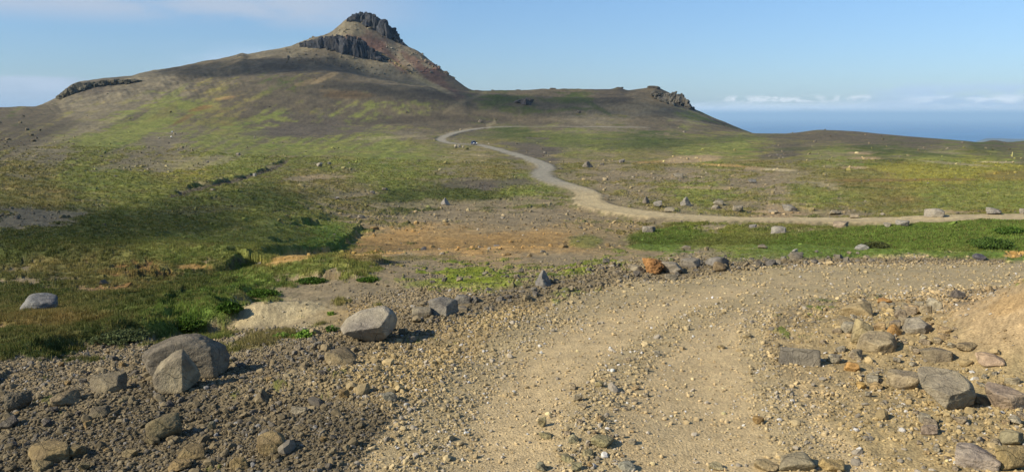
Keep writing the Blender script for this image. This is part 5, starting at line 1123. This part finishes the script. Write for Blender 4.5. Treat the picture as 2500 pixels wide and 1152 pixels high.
for i, (px, py, w, h, c, lb) in enumerate([(290, 826, 150, 30, (112, 124, 78), 'grey-green grassy tussock mound at the left edge of the dark gully'), (455, 800, 90, 34, (92, 122, 40), 'bright green tussock overhanging the dark hollow of the gully'), (560, 760, 60, 40, (88, 122, 38), 'tall green tussock at the right rim of the dark hollow'), (640, 722, 90, 26, (92, 126, 40), 'green tussock along the shaded turf edge above the pale mound'), (760, 690, 80, 20, (86, 118, 40), 'green tussock at the upper end of the shaded turf edge'), (900, 685, 60, 12, (96, 128, 44), 'small green tussock on the gravel right of the turf edge')]):
    leafy('tussock', px, py, w, h * .6, tuple(q * .8 for q in c), 60 + i, lb, 'grass tussock', nl=5000, leaf=.055, rmin=8)

# ------------------------------------------------------------------ the car coming up the valley road
def car():
    x, y, z = hit(1157, 354, 250)
    z = float(ground_z(np.array([x]), np.array([y]))[0])
    e = obj('off_road_car', None, label='dark blue off-road car driving towards us on the distant winding road', category='car'); e.location = (x, y, z + .02)
    e.rotation_euler[2] = R(-90 + 18) ; e.scale = (1.0,) * 3
    def mt(name, c, rough, met=0.0, em=None):
        m_ = bpy.data.materials.new(name); m_.use_nodes = True; b_ = m_.node_tree.nodes['Principled BSDF']
        t_ = m_.node_tree; nz_ = t_.nodes.new('ShaderNodeTexNoise'); nz_.inputs['Scale'].default_value = 3; mr = t_.nodes.new('ShaderNodeMapRange'); t_.links.new(nz_.outputs[0], mr.inputs[0]); mr.inputs[3].default_value = rough * .85; mr.inputs[4].default_value = rough * 1.2
        t_.links.new(mr.outputs[0], b_.inputs['Roughness'])
        b_.inputs['Base Color'].default_value = (*c, 1); b_.inputs['Metallic'].default_value = met
        if em: b_.inputs['Emission Color'].default_value = (*em[0], 1); b_.inputs['Emission Strength'].default_value = em[1]
        return m_
    paint, glass, rub, steel, lampm = mt('dark blue paint', (.012, .03, .09), .35), mt('tinted window glass', (.02, .03, .04), .12), mt('tyre rubber', (.02, .02, .02), .9), mt('wheel steel', (.5, .5, .52), .4, .7), mt('headlight glass', (.9, .9, .85), .2, 0, ((1, .98, .9), 1.6))
    def prof(name, sec, y0, y1, m_, tp=0.0, par=e):
        """side outline (x,z) swept across the width, upper points drawn in by tp"""
        zs = [q[1] for q in sec]; zm, zM = min(zs), max(zs); v = []
        for sg in (-1, 1):
            for (sx_, sz_) in sec: v.append((sx_, (y0 if sg < 0 else y1) * (1 - tp * (sz_ - zm) / (zM - zm)), sz_))
        n_ = len(sec); f = [tuple(range(n_))[::-1], tuple(range(n_, 2 * n_))] + [(i, (i + 1) % n_, n_ + (i + 1) % n_, n_ + i) for i in range(n_)]
        me = bpy.data.meshes.new(name); me.from_pydata(v, [], f); me.update(); me.materials.append(m_)
        o_ = obj(name, me, par); bv = o_.modifiers.new('b', 'BEVEL'); bv.width = .04; bv.segments = 2; return o_
    prof('body', [(-2.3, .45), (2.25, .45), (2.32, .8), (2.2, 1.02), (1.2, 1.12), (-2.2, 1.15), (-2.35, .8)], -.93, .93, paint)
    prof('cabin', [(-2.15, 1.12), (1.1, 1.10), (.45, 1.72), (-.2, 1.82), (-1.9, 1.80)], -.86, .86, paint, .14)
    prof('windscreen', [(1.14, 1.16), (.52, 1.68), (.56, 1.70), (1.19, 1.17)], -.72, .72, glass)
    for sg in (-1, 1):
        prof('side_window', [(-1.9, 1.22), (.85, 1.22), (.4, 1.62), (-1.8, 1.66)], sg * .80, sg * .865, glass)
        prof('headlight', [(2.20, .78), (2.34, .78), (2.31, .98), (2.18, .98)], sg * .55, sg * .86, lampm)
        prof('mirror', [(.85, 1.15), (.98, 1.15), (.98, 1.32), (.85, 1.32)], sg * .92, sg * 1.08, paint)
    prof('bumper', [(2.26, .42), (2.42, .42), (2.42, .66), (2.26, .68)], -.9, .9, rub)
    prof('number_plate', [(2.425, .47), (2.44, .47), (2.44, .6), (2.425, .6)], -.26, .26, mt('plate white', (.85, .85, .85), .5))
    prof('grille', [(2.27, .72), (2.36, .72), (2.33, .95), (2.25, .95)], -.5, .5, rub)
    for wx_ in (-1.4, 1.45):
        for sg in (-1, 1):
            def disc(name, rad_, hw, m_, par, yo):
                n_ = 24; v = [(math.cos(t) * rad_, s2 * hw + yo, math.sin(t) * rad_) for s2 in (-1, 1) for t in np.linspace(0, 2 * math.pi, n_, endpoint=False)]
                f = [tuple(range(n_)), tuple(range(n_, 2 * n_))[::-1]] + [(i, (i + 1) % n_, n_ + (i + 1) % n_, n_ + i) for i in range(n_)]
                me = bpy.data.meshes.new(name); me.from_pydata(v, [], f); me.update(); me.materials.append(m_); return obj(name, me, par)
            wh = disc('wheel', .38, .13, rub, e, 0); wh.location = (wx_, sg * .82, .38)
            disc('rim', .22, .02, steel, wh, sg * .125)
car()
# a thin marker post on the slope at right
x, y, z = hit(2471, 383, 150)
g_ = NB('weathered yellow post'); g_.base(g_.mulcol((lambda n_: (n_.outputs[0].__setattr__('default_value', (.55, .5, .2, 1)), n_.outputs[0])[1])(g_.n('ShaderNodeRGB')), g_.rng(g_.noise(4), .3, .7, .8, 1.1)))
hp = 1.4
v, f = box_v(-.09, .09, -.09, .09, -.3, hp); v += [(0, 0, hp + .12)]; n_ = len(v)
me = bpy.data.meshes.new('marker_post'); me.from_pydata(v + [(-.09, -.09, hp), (.09, -.09, hp), (.09, .09, hp), (-.09, .09, hp)], [], f + [(n_, n_ + 1, 8), (n_ + 1, n_ + 2, 8), (n_ + 2, n_ + 3, 8), (n_ + 3, n_, 8)]); me.update(); me.materials.append(g_.m)
o = obj('marker_post', me, label='thin pale yellow marker post standing on the moor near the right edge', category='post'); o.location = (x, y, z)

# ------------------------------------------------------------------ unseen clouds, added out of frame up-sun to shade the slopes
cm = bpy.data.materials.new('unseen cloud'); cm.use_nodes = True; t_ = cm.node_tree; t_.nodes.clear()
po = t_.nodes.new('ShaderNodeOutputMaterial'); pvn = t_.nodes.new('ShaderNodeVolumePrincipled'); pvn.inputs['Color'].default_value = (.97, .98, 1, 1); pvn.inputs['Density'].default_value = .014; t_.links.new(pvn.outputs[0], po.inputs['Volume'])
for i, (px, py, rx, ry, th, lb) in enumerate([(430, 560, 34, 20, 19, 'small unseen cloud added to shade the left slope of the valley'), (720, 165, 190, 70, 26, 'long unseen cloud added up-sun to shade the mountain shoulder'), (1350, 262, 170, 50, 22, 'unseen cloud added up-sun to shade the low ridge')]):
    x, y, z = hit(px, py, 40); zc = 330.0; k_ = (zc - z) / sv.z
    v, f = ico(4); v = v * (1 + .35 * perlin3(v * 1.6 + i * 9, 31)[:, None] + .15 * perlin3(v * 4 + i * 9, 32)[:, None]) * np.array([rx, ry, th])
    o = obj('cloud', new_mesh('cloud', v, f, cm, smooth=True), label=lb, category='cloud'); o.location = (x + sv.x * k_, y + sv.y * k_, zc)
# ------------------------------------------------------------------ air
hz_ = bpy.data.materials.new('haze air'); hz_.use_nodes = True; t_ = hz_.node_tree; t_.nodes.clear()
po = t_.nodes.new('ShaderNodeOutputMaterial'); pvn = t_.nodes.new('ShaderNodeVolumePrincipled'); pvn.inputs['Color'].default_value = (.48, .74, 1, 1); pvn.inputs['Density'].default_value = 5.0e-5; pvn.inputs['Anisotropy'].default_value = .0
t_.links.new(pvn.outputs[0], po.inputs['Volume'])
v, f = box_v(-134000, 134000, -134000, 134000, -340, 260)
me = bpy.data.meshes.new('haze'); me.from_pydata(v, [], f); me.update(); me.materials.append(hz_)
obj('haze', me, kind='stuff', label='thin blue air between here and the sea horizon')
